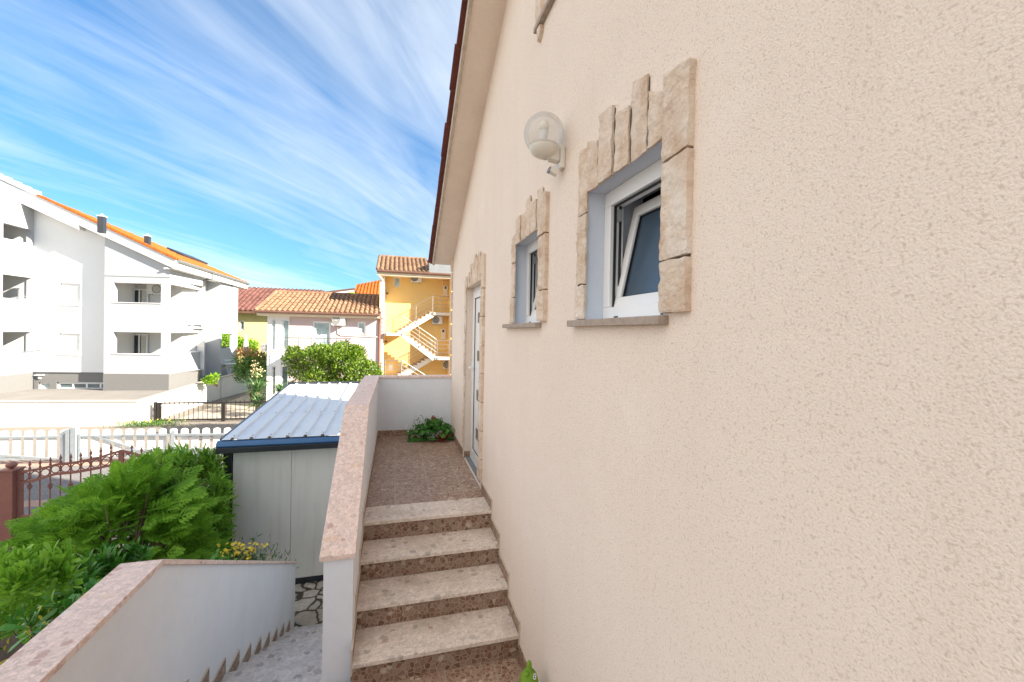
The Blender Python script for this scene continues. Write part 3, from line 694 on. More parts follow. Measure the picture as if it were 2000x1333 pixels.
# ================================================================== GARDEN SHED
shd = thing('garden_shed', 'low garden shed of ribbed grey panels with black trim and white sheet metal roof', 'shed', (-1.4, 7.4, 0))
SX0, SX1, SY0, SY1, SZ = -2.43, .35, 7.4, 11.4, ZC-1.90
rs = .072
def rz(y): return ZC-1.70+rs*(y-7.2)
q = MB(); nx = 4
xs = [SX0+.05, -1.56, -.60, SX1]
for i in range(3):
    q = MB(); q.box(xs[i]+.0025, xs[i+1]-.0025, SY0, SY0+.05, .10, rz(SY0)-.16); q.build('wall_panel', M['shed_panel'], shd, bevel=.003)
q = MB(); q.prism([(SX0+.02, SY0+.06, .1), (SX0+.02, SY1, .1), (SX0+.02, SY1, rz(SY1)-.12), (SX0+.02, SY0+.06, rz(SY0)-.12)], (.05, 0, 0)); q.build('wall_panel', M['shed_panel'], shd)
q = MB(); q.box(SX0, SX1, SY1-.05, SY1, .1, rz(SY1)-.14); q.box(SX1-.05, SX1, SY0, SY1, .1, rz(SY0)-.14); q.build('wall_panel', M['shed_panel'], shd)
q = MB(); q.box(SX0-.03, SX1, SY0-.012, SY0+.06, .012, .098); q.build('base_rail', M['shed_trim'], shd, bevel=.004)
q = MB(); q.box(SX0-.05, SX0+.047, SY0-.02, SY0+.08, .02, rz(SY0)-.17); q.box(SX0-.085, SX0-.052, SY0+.01, SY0+.07, .02, rz(SY0)-.17); q.build('corner_post', M['shed_trim'], shd, bevel=.004)
# gutter trim: blue grey upper roll and black lower lip
yb_ = 7.17
q = MB(); prof = [(7.30, -.012), (7.24, .004), (7.195, -.003), (7.165, -.03), (7.155, -.065), (7.165, -.09), (7.30, -.09)]
q.prism([(SX0-.10, y, rz(7.2)+z) for y, z in prof], (SX1-SX0+.12, 0, 0)); q.build('roof_edge', M['shed_trim_blue'], shd, bevel=.004)
q = MB(); q.box(SX0-.10, SX1+.02, 7.15, 7.36, rz(7.2)-.175, rz(7.2)-.092); q.build('gutter', M['shed_trim'], shd, bevel=.006)
q = MB(); q.prism([(SX0-.10, 7.31, rz(7.31)-.14), (SX0-.10, SY1+.1, rz(SY1+.1)-.14), (SX0-.10, SY1+.1, rz(SY1+.1)+.012), (SX0-.10, 7.31, rz(7.31)+.012)], (.045, 0, 0)); q.build('side_trim', M['shed_trim'], shd, bevel=.004)
# ribbed roof sheet
q = MB(); ribs = []; x = SX0-.05; pr = []
pitch = .25
xs_ = [SX0-.05]
k = 0; prof = [(SX0-.05, 0)]; xr = SX0+.10
while xr < SX1: prof += [(xr-.032, 0), (xr-.014, .032), (xr+.014, .032), (xr+.032, 0)]; ribs.append(xr); xr += pitch
prof.append((SX1, 0))
ya, yb2 = 7.215, SY1+.12
for (xa, ha), (xb, hb) in zip(prof[:-1], prof[1:]):
    q.quad((xa, ya, rz(ya)+.014+ha), (xb, ya, rz(ya)+.014+hb), (xb, yb2, rz(yb2)+.014+hb), (xa, yb2, rz(yb2)+.014+ha))
rf_ = q.build('roof_sheet', M['shed_roof'], shd)
q = MB()
for xr in ribs:
    for yy in (7.29, 8.6, 9.9, 11.2): q.lathe((xr, yy, rz(yy)+.0465), [(.012, 0), (.010, .006), (.001, .010)], 8)
q.build('screws', M['screw'], rf_)
q = MB(); q.box(SX0-.10, SX1, SY1+.10, SY1+.16, rz(SY1)-.12, rz(SY1)+.075); q.build('rear_trim', M['shed_trim'], shd)
# ================================================================== RED IRON GATE
Z3 = Vector((0, 0, 1))
GO = Vector((-6.54, 10.2, 0))
def gp(u, v): return aP(u, v, GO, SN)
def along(o, p): return (p-o).dot(SD)
def G(s, z, off=0): p = GO+SD*s+SN*off; return Vector((p.x, p.y, z))
s_post = along(GO, gp(71, 1000)); s_l = along(GO, gp(92, 1000))-.04
sw_ = .30
pc = along(GO, gp(22, 990)); ptop = gp(24, 917).z
gpst = thing('gate_post', 'square red brown iron gate post with a round ball on its cap', 'gate post', G(pc, 0))
q = MB(); pw = .225
q.obox(G(pc-pw/2, 0, -pw/2), SD*pw, SN*pw, Z3*(ptop-.015)); q.build('shaft', M['red_iron'], gpst, bevel=.006)
q = MB(); q.obox(G(pc-pw/2-.02, ptop-.014, -pw/2-.02), SD*(pw+.04), SN*(pw+.04), Z3*.03); q.build('cap', M['red_iron'], gpst, bevel=.006)
q = MB(); q.tube([G(pc, ptop+.016), G(pc, ptop+.04)], .03, 10); q.ball(G(pc, ptop+.085), .075, 12, 1.1, .78); q.build('ball', M['red_iron'], gpst, smooth=True)

tp = [(33, 923), (68, 918), (90, 914), (107, 908), (146, 904), (195, 894), (215, 887), (237, 881)]
lw = [(42, 943), (68, 939), (107, 926), (146, 923), (195, 914), (237, 904)]
S0 = pc+pw/2+.015
TS = [(along(GO, gp(u, v)), gp(u, v).z) for u, v in tp]; LS = [(along(GO, gp(u, v)), gp(u, v).z) for u, v in lw]
SM = TS[-1][0]
def itp(T, s):
    if s > SM: s = 2*SM-s
    if s <= T[0][0]: return T[0][1]
    for (a, za), (b, zb) in zip(T[:-1], T[1:]):
        if s <= b: return za+(zb-za)*(s-a)/(b-a)
    return T[-1][1]
S1 = 2*SM-S0
gate = thing('driveway_gate', 'red brown wrought iron gate with spear finials and rings under its arched rail', 'gate', G(SM, 0))
zb_ = .16
for leaf_, (a, b) in enumerate(((S0, SM-.012), (SM+.012, S1))):
    q = MB(); n = 14
    pts = [G(a+(b-a)*i/n, itp(TS, a+(b-a)*i/n)) for i in range(n+1)]
    for p_, r_ in zip(pts[:-1], pts[1:]): q.beam(p_, r_+(r_-p_)*.04, .04, .042)
    pts = [G(a+(b-a)*i/n, itp(LS, a+(b-a)*i/n)) for i in range(n+1)]
    for p_, r_ in zip(pts[:-1], pts[1:]): q.beam(p_, r_+(r_-p_)*.04, .04, .045)
    q.beam(G(a, zb_), G(b, zb_), .05, .06); q.beam(G(a, .42), G(b, .42), .035, .04)
    for s in (a, b): q.beam(G(s, zb_-.03), G(s, itp(TS, s)+.02), .07 if s in (S0, S1) else .05, .05)
    q.obox(G(a+.03, zb_+.03, -.004), SD*(b-a-.06), SN*.006, Z3*.23)
    q.build('frame', M['red_iron'], gate)
    nb = 10; st_ = (b-a)/nb
    for i in range(1, nb):
        s = a+st_*i; zt = itp(TS, s)
        q = MB(); q.tube([G(s, .42), G(s, zt+.03)], .0115, 6)
        q.lathe(G(s, zt+.02), [(.014, 0), (.022, .02), (.013, .04), (.010, .07), (.024, .085), (.019, .11), (.010, .14), (.001, .185)], 8)
        if i % 2 == 1:
            for k in range(6):
                an = k*math.pi/3
                q.tube([G(s, .92)] + [G(s+math.cos(an+t*2.5)*.036*math.sin(math.pi*t), .92+.13*t, math.sin(an+t*2.5)*.036*math.sin(math.pi*t)) for t in (.25, .5, .75)] + [G(s, 1.05)], .006, 5)
        q.build('bar', M['red_iron'], gate)
    for i in range(nb):
        s = a+st_*(i+.5); zc = (itp(TS, s)+itp(LS, s))/2; rr = min(.075, (itp(TS, s)-itp(LS, s))/2-.022)
        q = MB(); q.tube([G(s+st_*.43*math.cos(t), zc+rr*math.sin(t)+ (itp(TS, s+.01)-itp(TS, s-.01))*50*.43*st_*math.cos(t)*.9) for t in np.linspace(0, 2*math.pi, 21)], .010, 6, False); q.build('ring', M['red_iron'], gate)
# scrolls under the peak
q = MB()
for sg in (-1, 1):
    q.tube([G(SM+sg*(.05+.10*t+.03*math.sin(t*9)), itp(TS, SM)-.06-.05*math.cos(t*7)) for t in np.linspace(0, 1, 14)], .008, 5)
q.build('scroll', M['red_iron'], gate)
e0 = pc-pw/2-.02
sg_ = thing('side_gate', 'narrow red brown iron gate with plain bars left of the ball topped post', 'gate', G(e0-.5, 0))
zt = gp(8, 930).z
q = MB()
for s in (e0-.045, e0-1.15): q.beam(G(s, .18), G(s, zt+.03), .07, .05)
for z in (.2, .5, zt-.33, zt): q.beam(G(e0-1.15, z), G(e0-.045, z), .04, .045)
q.build('frame', M['red_iron'], sg_)
for i in range(1, 6):
    q = MB(); q.tube([G(e0-.045-.184*i, .2), G(e0-.045-.184*i, zt+.02)], .014, 6); q.build('bar', M['red_iron'], sg_)
pl_ = thing('gate_plinth', 'low pale concrete kerb under the narrow red side gate', 'kerb', G(e0-.6, 0))
q = MB(); q.obox(G(e0-3.5, 0, -.1), SD*3.48, SN*.2, Z3*.16); q.build('kerb', M['coping_concrete'], pl_, bevel=.01)

# ================================================================== WHITE PICKET SLIDING GATES
PO = Vector((-9.161, 15.467, 0))
def pp(u, v): return aP(u, v, PO, SN)
def Pk(s, z, off=0): p = PO+SD*s+SN*off; return Vector((p.x, p.y, z))
ztop, zbot = .985, .10
def picket_gate(name, label, s0, s1, brace, extra=None):
    r = thing(name, label, 'gate', Pk((s0+s1)/2, 0), 'white picket gates across the street')
    n = int(round((s1-s0)/.302))
    for i in range(n):
        s = s0+.09+i*(s1-s0-.16)/(n-1) if n > 1 else s0
        w_ = .098
        pts = [Pk(s-w_, zbot, -.012), Pk(s+w_, zbot, -.012)]
        for t in np.linspace(0, math.pi, 9): pts.append(Pk(s+w_*math.cos(t), ztop-.055+.06*math.sin(t)+random.uniform(-.0005, .0005), -.012))
        q = MB(); q.prism(pts, -SN*.022); q.build('picket', M['picket_white'], r)
    q = MB()
    for z in (zbot+.06, ztop-.19): q.beam(Pk(s0, z, .02), Pk(s1, z, .02), .05, .055)
    for s in (s0+.03, s1-.03): q.beam(Pk(s, zbot-.03, .021), Pk(s, ztop-.12, .021), .052, .055)
    q.build('frame', M['galvanised'], r)
    q = MB(); q.beam(brace[0], brace[1], .04, .05); q.build('brace', M['galvanised'], r)
    if extra: extra(r)
    return r
spost = along(PO, pp(142, 880))
picket_gate('picket_gate', 'white picket sliding gate with one long galvanised brace, left of the galvanised post', spost-6.1, spost-.17, (Pk(spost-5.9, .72, .03), Pk(spost-.5, zbot+.05, .03)))
s340 = along(PO, pp(341, 880))
def ex(r):
    q = MB(); q.beam(Pk(s340, .08, .075), Pk(s340, ztop-.05, .075), .09, .06)
    for z in (ztop-.17, ztop-.62): q.beam(Pk(along(PO, pp(246, 860)), z, .075), Pk(s340+2.6, z-.01, .075), .05, .06)
    q.build('guide_rail', M['galvanised'], r)
picket_gate('picket_gate', 'white picket sliding gate with double galvanised rails between the galvanised post and the shed', spost+.17, spost+7.6, (Pk(along(PO, pp(185, 852)), ztop-.17, .03), Pk(along(PO, pp(300, 892)), .22, .03)), ex)
gp2 = thing('gate_post', 'galvanised square steel post standing between the two white picket gates', 'gate post', Pk(spost, 0))
q = MB(); q.obox(Pk(spost-.135, .0, -.03), SD*.11, SN*.12, Z3*1.02); q.obox(Pk(spost+.0, .0, -.05), SD*.15, SN*.15, Z3*1.06); q.build('shaft', M['galvanised'], gp2, bevel=.006)
q = MB(); q.obox(Pk(spost-.022, .02, -.02), SD*.02, SN*.06, Z3*.98); q.build('stop', M['dark_metal'], gp2)

# ================================================================== BOUNDARY WALLS AND BLACK GATE
WA, WB = Vector((-10.09, 20.73, 0)), None
WD = Vector((-4.85, .64, 0)).normalized(); WN = Vector((-.131, -.991, 0)).normalized()
bw = thing('boundary_wall', 'long white rendered boundary wall in front of the apartment terrace facing the street', 'wall', WA)
WT = .98
q = MB(); q.obox(WA+Vector((0, 0, 0)), WD*30, -WN*.22, Z3*WT); q.build('wall', M['boundary_white'], bw)
q = MB(); q.obox(WA+Vector((0, 0, WT))+WN*.03, WD*30, -WN*.28, Z3*.045); q.build('coping', M['coping_concrete'], bw, bevel=.006)
c0 = Vector((-9.98, 20.95, 0)); c1 = Vector((-9.65, 27.9, 0)); c2 = Vector((-9.05, 31.5, 0))
bw2 = thing('boundary_wall', 'white rendered boundary wall running back from the street corner along the terrace', 'wall', c0)
def wallseg(a, b, w_, ha, hb, root):
    d = (b-a).normalized(); n = Vector((-d.y, d.x, 0))
    q = MB(); q.prism([a, b, b+Z3*hb, a+Z3*ha], n*w_); q.build('wall', M['boundary_white'], root)
    q = MB(); q.prism([a-n*.03+Z3*(ha+.001), b-n*.03+Z3*(hb+.001), b-n*.03+Z3*(hb+.05), a-n*.03+Z3*(ha+.05)], n*(w_+.06)); q.build('coping', M['coping_concrete'], root, bevel=.006)
wallseg(c0, c1, .24, WT, 1.19, bw2); wallseg(c1+Vector((.05, .001, 0)), c2, .24, 1.17, 1.32, bw2)
TZ = 1.0
tr = MB(); tr.poly([(-42, 24.9, TZ), (-10.2, 20.98, TZ), (-9.86, 27.9, TZ+.16), (-9.2, 33, TZ+.2), (-12, 44, TZ+.2), (-42, 44, TZ)]); tr.build('terrace', M['terrace_ground'], kind='structure')

BO = Vector((-9.58, 21.24, 0)); BD = (Vector((-5.45, 20.91, 0))-BO).normalized(); BN = Vector((BD.y, -BD.x, 0))
def bp(s, z, off=0): p = BO+BD*s+BN*off; return Vector((p.x, p.y, z))
bg = thing('metal_gate', 'long black metal sliding gate of thin upright bars beyond the white picket gate', 'gate', bp(2, 0))
q = MB(); zt, zb2 = .83, .10; Lg = 4.9
q.beam(bp(0, zt), bp(Lg, zt), .05, .06); q.beam(bp(0, zb2), bp(Lg, zb2), .05, .06)
sm = (aP(436, 800, BO, BN)-BO).dot(BD)
for s in (.03, Lg): q.beam(bp(s, zb2), bp(s, zt), .06, .06)
q.build('frame', M['black_iron'], bg)
q = MB(); q.obox(bp(sm-.06, .02, -.05), BD*.13, BN*.1, Z3*(zt+.0)); q.build('post', M['black_iron'], bg)
nb = 27
for i in range(1, nb):
    s = Lg*i/nb
    q = MB(); q.beam(bp(s, zb2), bp(s, zt+.10), .018, .018); q.build('bar', M['black_iron'], bg)
q = MB(); q.beam(bp(.05, zt-.1, .03), bp(.75, zb2+.05, .03), .02, .02); q.build('brace', M['galvanised'], bg)
gp3 = thing('gate_post', 'black double steel post at the left end of the black sliding gate', 'gate post', bp(-.12, 0))
q = MB(); q.obox(bp(-.22, 0, -.05), BD*.10, BN*.1, Z3*.88); q.obox(bp(-.09, 0, -.05), BD*.09, BN*.1, Z3*.86); q.build('shaft', M['black_iron'], gp3)

# ================================================================== WHITE APARTMENT BUILDING
BH = TZ                                               # base
CF = Vector((-10.36, 23.72, 0)); FD = Vector((-.985, .172, 0)).normalized(); FN = Vector((-FD.y, FD.x, 0))
if FN.y > 0: FN = -FN
apt = thing('apartment_building', 'white apartment block with recessed balconies, grey stone base and an orange tiled roof', 'building', (CF.x, CF.y, BH))
def fb(u, v): p = aP(u, v, CF, FN); return (p-CF).dot(FD), p.z
CS = Vector((-10.36, 23.72, 0)); SDX = Vector((.03, 1, 0)).normalized(); SNX = Vector((1, -.03, 0)).normalized()
def sb(u, v): p = aP(u, v, CS, SNX); return (p-CS).dot(SDX), p.z
EAV = ZC+2.87
def rect(fn, ul, ur, vt, vb): 
    a, z1 = fn(ul, vt); b, z0 = fn(ur, vb); a, b = min(a, b), max(a, b); return a, b, min(z0, z1), max(z0, z1)
fw_w = fb(203, 650)[0]; sd_w = sb(395, 650)[0]
zA = [rect(fb, 222, 314, 552, 594.5), rect(fb, 221, 314, 649.5, 690.5)]
zB = [rect(sb, 333, 391, 556, 600), rect(sb, 333, 391, 650, 690)]
fl = []
for i in range(2):
    z0 = (zA[i][2]+zB[i][2])/2; z1 = (zA[i][3]+zB[i][3])/2
    zA[i] = (zA[i][0], zA[i][1], z0, z1); zB[i] = (zB[i][0], zB[i][1], z0, z1); fl.append((z0, z1))
zpl = fb(300, 731)[1]
RP0 = Vector((-10.1, 23.5, ZC+3.07)); RSL = .462       # roof plane falls to +x
def roofz(x, y): return RP0.z + RSL*(RP0.x-x)
def ftop(o, d): 
    def f(u): p = o+d*u; return roofz(p.x, p.y)-.165
    return f
bay = MB()
tf_ = ftop(CF, FD)
bay.panel(CF+Z3*0, FD, fw_w, tf_, zA, .22, FN, zb=BH)
tfs = lambda u: roofz(CS.x+SDX.x*u, 0)-.165
bay.panel(CS, SDX, sd_w, tfs, zB, .22, SNX, zb=BH)
# bay back end and left return
e1 = CS+SDX*sd_w; e0_ = CF+FD*fw_w
bay.panel(e1, (-1, .2, 0), 2.0, lambda u: roofz(e1.x-u, 0)-.165, (), 0, (0, 1, 0), zb=BH)
rec = .52
e2 = e0_-FN*rec
bay.panel(e0_, -FN, rec, lambda u: roofz(e0_.x, 0)-.165, (), 0, (-1, 0, 0), zb=BH)
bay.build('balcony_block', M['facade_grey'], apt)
q = MB()  # plinth skin of the bay
q.prism([CF+FN*.02+SNX*.02+Z3*BH, e0_+FN*.02+Z3*BH, e0_+FN*.02+Z3*zpl, CF+FN*.02+SNX*.02+Z3*zpl], -FN*.019)
q.prism([CF+SNX*.02+FN*.02+Z3*BH, e1+SNX*.02+Z3*BH, e1+SNX*.02+Z3*zpl, CF+SNX*.02+FN*.02+Z3*zpl], -SNX*.019)
q.build('stone_base', M['plinth'], apt)
q = MB()
zb_ = fb(270, 541)[1]
q.prism([CF+FN*.006+SNX*.006+Z3*(zb_-.02), e0_+FN*.006+Z3*(zb_-.02), e0_+FN*.006+Z3*(zb_+.02), CF+FN*.006+SNX*.006+Z3*(zb_+.02)], -FN*.0055)
q.prism([CF+FN*.006+SNX*.006+Z3*(zb_-.02), e1+SNX*.006+Z3*(zb_-.02), e1+SNX*.006+Z3*(zb_+.02), CF+FN*.006+SNX*.006+Z3*(zb_+.02)], -SNX*.0055)
q.build('cornice_joint', M['gutter_grey'], apt)
# inside of the balconies: back wall, side wall, floor and ceiling
dpt = 1.55
for (z0, z1), nm in zip(fl, 'ab'):
    q = MB(); zf = z0-.95; zc2 = z1+.22
    i0 = CF-FN*.22-SNX*.22; 
    dp = 1.62; l0 = e0_-FN*.22-FD*.03; kx = i0+FD*.42
    A = [i0, l0, l0-FN*dp, kx-FN*dp, kx-FN*(sd_w-.45), i0-FN*(sd_w-.45)]
    q.poly([p+Z3*zf for p in A]); q.poly([p+Z3*zc2 for p in A][::-1])
    for k in range(1, 5): q.quad(A[k]+Z3*zf, A[k+1]+Z3*zf, A[k+1]+Z3*zc2, A[k]+Z3*zc2)
    q.build('balcony_interior', M['balcony_paint'], apt)
    # sliding door on the back wall
    bo = i0-FN*dp+FN*.03; 
    def bk(u, v): p = aP(u, v, bo, FN); return (p-bo).dot(FD), p.z
    a_, zt_ = bk(257, z1*0+(567 if nm == 'a' else 655)); b2, _ = bk(290, 590)
    lo, hi = min(a_, b2), max(a_, b2)
    q = MB()
    for s in (lo, (lo+hi)/2-.03, hi-.06): q.obox(bo+FD*s+Z3*zf, FD*.06, FN*.06, Z3*(zt_-zf))
    q.obox(bo+FD*lo+Z3*zt_, FD*(hi-lo), FN*.06, Z3*.07)
    dd = q.build('balcony_door', M['pvc'], apt)
    q = MB(); q.obox(bo+FD*(lo+.06)+Z3*zf, FD*(hi-lo-.12), FN*.02, Z3*(zt_-zf)); q.build('pane', M['dark_glass'], dd)
    q = MB(); q.obox(bo+FD*(lo+.09)+FN*.021+Z3*zf, FD*.22, FN*.012, Z3*(zt_-zf)); q.obox(bo+FD*((lo+hi)/2+.30)+FN*.021+Z3*zf, FD*.2, FN*.012, Z3*(zt_-zf)); q.build('curtain', M['curtain'], dd)
# sills on the parapets
for k, (z0, z1) in enumerate(fl):
    q = MB(); q.obox(CF+FD*(zA[k][0]-.03)+FN*.03+Z3*(z0+.001), FD*(zA[k][1]-zA[k][0]+.06), -FN*.28, Z3*.03); q.build('parapet_sill', M['facade_white'], apt)
    q = MB(); q.obox(CS+SDX*(zB[k][0]-.03)+SNX*.03+Z3*(z0+.001), SDX*(zB[k][1]-zB[k][0]+.06), -SNX*.28, Z3*.03); q.build('parapet_sill', M['facade_white'], apt)
# recessed wall between the blocks
RO_ = e0_-FN*rec
def rb(u, v): p = aP(u, v, RO_, FN); return (p-RO_).dot(FD), p.z
rw = rb(64, 650)[0]
shut = [rect(rb, 116, 157, 553, 596), rect(rb, 115, 156, 651, 693)]
base_w = [rect(rb, 72, 94, 747.5, 761), rect(rb, 108, 150, 747, 760.5), rect(rb, 152, 203, 747, 760.5)]
base_w[2] = (0.0, base_w[2][1], base_w[2][2], base_w[2][3])
tr_ = ftop(RO_, FD)
q = MB(); q.panel(RO_, FD, rw, lambda u: tr_(u), shut, .10, FN, zb=zpl+.0); q.build('wall', M['facade_white'], apt)
q = MB(); q.panel(RO_-FN*.06, FD, rw, zpl, [base_w[0], (base_w[2][0], base_w[1][1], base_w[1][2], base_w[1][3])], .14, FN, zb=BH); q.build('stone_base', M['plinth'], apt)
for a, b, z0, z1 in shut:
    q = MB(); o = RO_-FN*.085
    for k in range(18): q.obox(o+FD*a+Z3*(z0+(z1-z0)*k/18), FD*(b-a), -FN*.03, Z3*((z1-z0)/18-.008))
    q.obox(o+FD*a-FN*.02+Z3*z0, FD*(b-a), -FN*.03, Z3*(z1-z0))
    sh_ = q.build('window_shutter', M['shutter_white'], apt)
    q = MB(); q.obox(RO_+FD*(a-.05)+FN*.05+Z3*(z0-.035), FD*(b-a+.1), -FN*.12, Z3*.034); q.build('sill', M['facade_white'], sh_)
def framed(name, o, d, n, a, b, z0, z1, fmat, gmat, parent, fw=.07, mull=0, gl_off=.03):
    q = MB(); w_ = .06
    q.obox(o+d*a+Z3*z0, d*(b-a), -n*w_, Z3*fw); q.obox(o+d*a+Z3*(z1-fw), d*(b-a), -n*w_, Z3*fw)
    xs = [a]+[a+(b-a-fw)*(k+1)/(mull+1) for k in range(mull)]+[b-fw]
    for x in xs: q.obox(o+d*x+Z3*(z0+fw), d*fw, -n*w_, Z3*(z1-z0-2*fw))
    f = q.build(name, fmat, parent)
    q = MB(); q.obox(o+d*(a+fw*.5)-n*gl_off+Z3*(z0+fw*.5), d*(b-a-fw), -n*.01, Z3*(z1-z0-fw)); q.build('pane', gmat, f)
    return f
a, b, z0, z1 = base_w[0]; framed('basement_window', RO_-FN*.14, FD, FN, a, b, z0, z1, M['pvc'], M['pale_glass'], apt)
a = base_w[2][0]; b = base_w[1][1]; framed('basement_window', RO_-FN*.14, FD, FN, a, b, z0, z1, M['pvc'], M['window_glass'], apt, mull=3)
q = MB(); p = aP(78, 738, RO_-FN*.06, FN); q.lathe(p, [(.07, 0), (.06, .05), (.001, .08)], 12, FN); q.build('outdoor_light', M['plastic_white'], apt)
q = MB(); o = RO_-FN*.06; s0 = rb(68, 735)[0]; s1 = rb(85, 735)[0]; zz = rb(76, 734)[1]; q.obox(o+FD*min(s0, s1)+Z3*zz, FD*abs(s1-s0), FN*.12, Z3*.03); q.build('door_hood', M['facade_white'], apt)
# left balcony block: its side face
LO = RO_+FD*rw; LD = Vector((-.06, -1, 0)).normalized(); LN = Vector((1, -.06, 0)).normalized()
def lb(u, v): p = aP(u, v, LO, LN); return (p-LO).dot(LD), p.z
lops = []
for ul, ur, vt, vb in ((6, 62, 441, 479), (5, 62, 540, 588), (5, 61, 645.5, 692)):
    a, z0 = lb(ur, vb); b, _ = lb(ul, vb); z1 = lb(ur-2, vt+ (8 if vt < 500 else 3))[1]
    lops.append((min(a, b)+.02, max(a, b), z0, z1))
LW = 4.2
q = MB(); q.panel(LO, LD, LW, lambda u: roofz(LO.x, 0)-.165, lops, .2, LN, zb=BH); e3 = LO+LD*LW
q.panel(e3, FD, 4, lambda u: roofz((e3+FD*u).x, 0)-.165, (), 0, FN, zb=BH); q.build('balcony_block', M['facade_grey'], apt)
zl0 = lb(62, 728)[1]
q = MB(); q.prism([LO+LN*.02+Z3*BH, LO+LD*(LW+.02)+LN*.02+Z3*BH, LO+LD*(LW+.02)+LN*.02+Z3*zl0, LO+LN*.02+Z3*zl0], -LN*.019); q.build('stone_base', M['plinth'], apt)
q = MB(); 
for k, (a, b, z0, z1) in enumerate(lops):
    i0 = LO-LN*.2+LD*.02; zf = z0-.95; zc2 = z1+.2; dd = 1.7
    A = [i0, i0+LD*3.6, i0+LD*3.6-LN*dd, i0-LN*dd]
    q.poly([p+Z3*zf for p in A]); q.poly([p+Z3*zc2 for p in A][::-1]); q.quad(A[3]+Z3*zf, A[2]+Z3*zf, A[2]+Z3*zc2, A[3]+Z3*zc2); q.quad(A[0]+Z3*zf, A[3]+Z3*zf, A[3]+Z3*zc2, A[0]+Z3*zc2)
q.build('balcony_interior', M['balcony_paint'], apt)
for k, (a, b, z0, z1) in enumerate(lops):
    o = LO-LN*1.85; zf = z0-.95
    framed('balcony_door', o, LD, LN, .9, 2.6, zf, z1-.12, M['pvc'], M['dark_glass'] if k else M['pale_glass'], apt, mull=1)
for k, (a, b, z0, z1) in enumerate(lops):
    q = MB(); q.obox(LO+LD*(a-.03)+LN*.03+Z3*(z0+.001), LD*(b-a+.06), -LN*.27, Z3*.03); q.build('parapet_sill', M['facade_white'], apt)
# rear part of the right side: recessed wall, second bay, far wall
r0 = e1-SNX*.75; 
q = MB(); q.panel(r0, SDX, 3.2, EAV+.1, (), 0, SNX, zb=BH); q.build('wall', M['facade_white'], apt)
b2o = CS+SDX*(aP(430, 650, CS, SNX)-CS).dot(SDX)
def s2(u, v): p = aP(u, v, b2o, SNX); return (p-b2o).dot(SDX), p.z
w2 = s2(464, 650)[0]; o2 = rect(s2, 433, 455, 652, 679)
q = MB(); q.panel(b2o, SDX, w2, EAV+.05, [o2], .2, SNX, zb=BH)
d2 = Vector((-1, 0, 0)); fl2 = (0.35, 2.1, o2[2], o2[3])
q.panel(b2o, d2, 2.4, EAV+.1, (), .2, (0, -1, 0), zb=BH); q.panel(b2o+SDX*w2, d2, 2.4, EAV+.1, [fl2], .2, (0, 1, 0), zb=BH); 
q.poly([b2o+Z3*(o2[3]+.2), b2o+SDX*w2+Z3*(o2[3]+.2), b2o+SDX*w2+d2*2.4+Z3*(o2[3]+.2), b2o+d2*2.4+Z3*(o2[3]+.2)])
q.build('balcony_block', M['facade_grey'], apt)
q = MB(); q.obox(b2o+SNX*.006+SDX*0+Z3*(o2[3]+.28), SDX*w2, -SNX*.0055, Z3*.04); q.build('cornice_joint', M['gutter_grey'], apt)
# roof
q = MB()
YA, YB = 23.5, 33.4; XE = -10.06; XT = -21
def rp(x, y, dz=0): return Vector((x, y, roofz(x, y)+dz))
yx = lambda x: YA + (XE-x)*.172/.985          # rake follows the facade direction
xt = aP(72, 388, (XE, YA, 0), (.172, .985, 0)).x
yk = lambda x: YB + (yx(xt)+1.6-YB)*(XE-x)/(XE-xt)
q.poly([rp(XE, yx(XE), .12), rp(XE, YB, .12), rp(xt, yk(xt), .12), rp(xt, yx(xt), .12)])
q.poly([rp(XE, yx(XE), -.16), rp(xt, yx(xt), -.16), rp(xt, yk(xt), -.16), rp(XE, YB, -.16)])
q.poly([rp(xt, yx(xt), -.16), rp(XT, yx(XT), -.16), rp(XT, yx(XT)+2.6, -.16), rp(xt, yx(xt)+2.6, -.16)])
q.poly([rp(XE, YB, .12), rp(XE, YB, -.16), rp(xt, yk(xt), -.16), rp(xt, yk(xt), .12)])
rfa = q.build('roof', M['fascia_white'], apt)
q = MB(); q.prism([rp(XE+.02, yx(XE), -.34), rp(XT, yx(XT), -.34), rp(XT, yx(XT), .10), rp(XE+.02, yx(XE), .10)], (0, .10, 0)); q.build('fascia', M['fascia_white'], rfa)
q = MB(); q.prism([rp(-14.2, yx(-14.2)-.002, -.55), rp(XT, yx(XT)-.002, -.55), rp(XT, yx(XT)-.002, -.30), rp(-14.2, yx(-14.2)-.002, -.30)], (0, .5, 0)); q.build('fascia', M['fascia_white'], rfa)
q = MB(); q.box(XE, XE+.09, YA, YB, roofz(XE, 0)-.34, roofz(XE, 0)+.02)
q.box(XE-.5, XE-.001, YA+.101, YB, roofz(XE, 0)-.34, roofz(XE, 0)-.28); q.build('eaves', M['fascia_white'], rfa)
q = MB(); q.tube([(XE+.14, YA, roofz(XE, 0)+.04), (XE+.14, YB, roofz(XE, 0)+.02)], .075, 8); q.build('gutter', M['gutter_grey'], rfa)

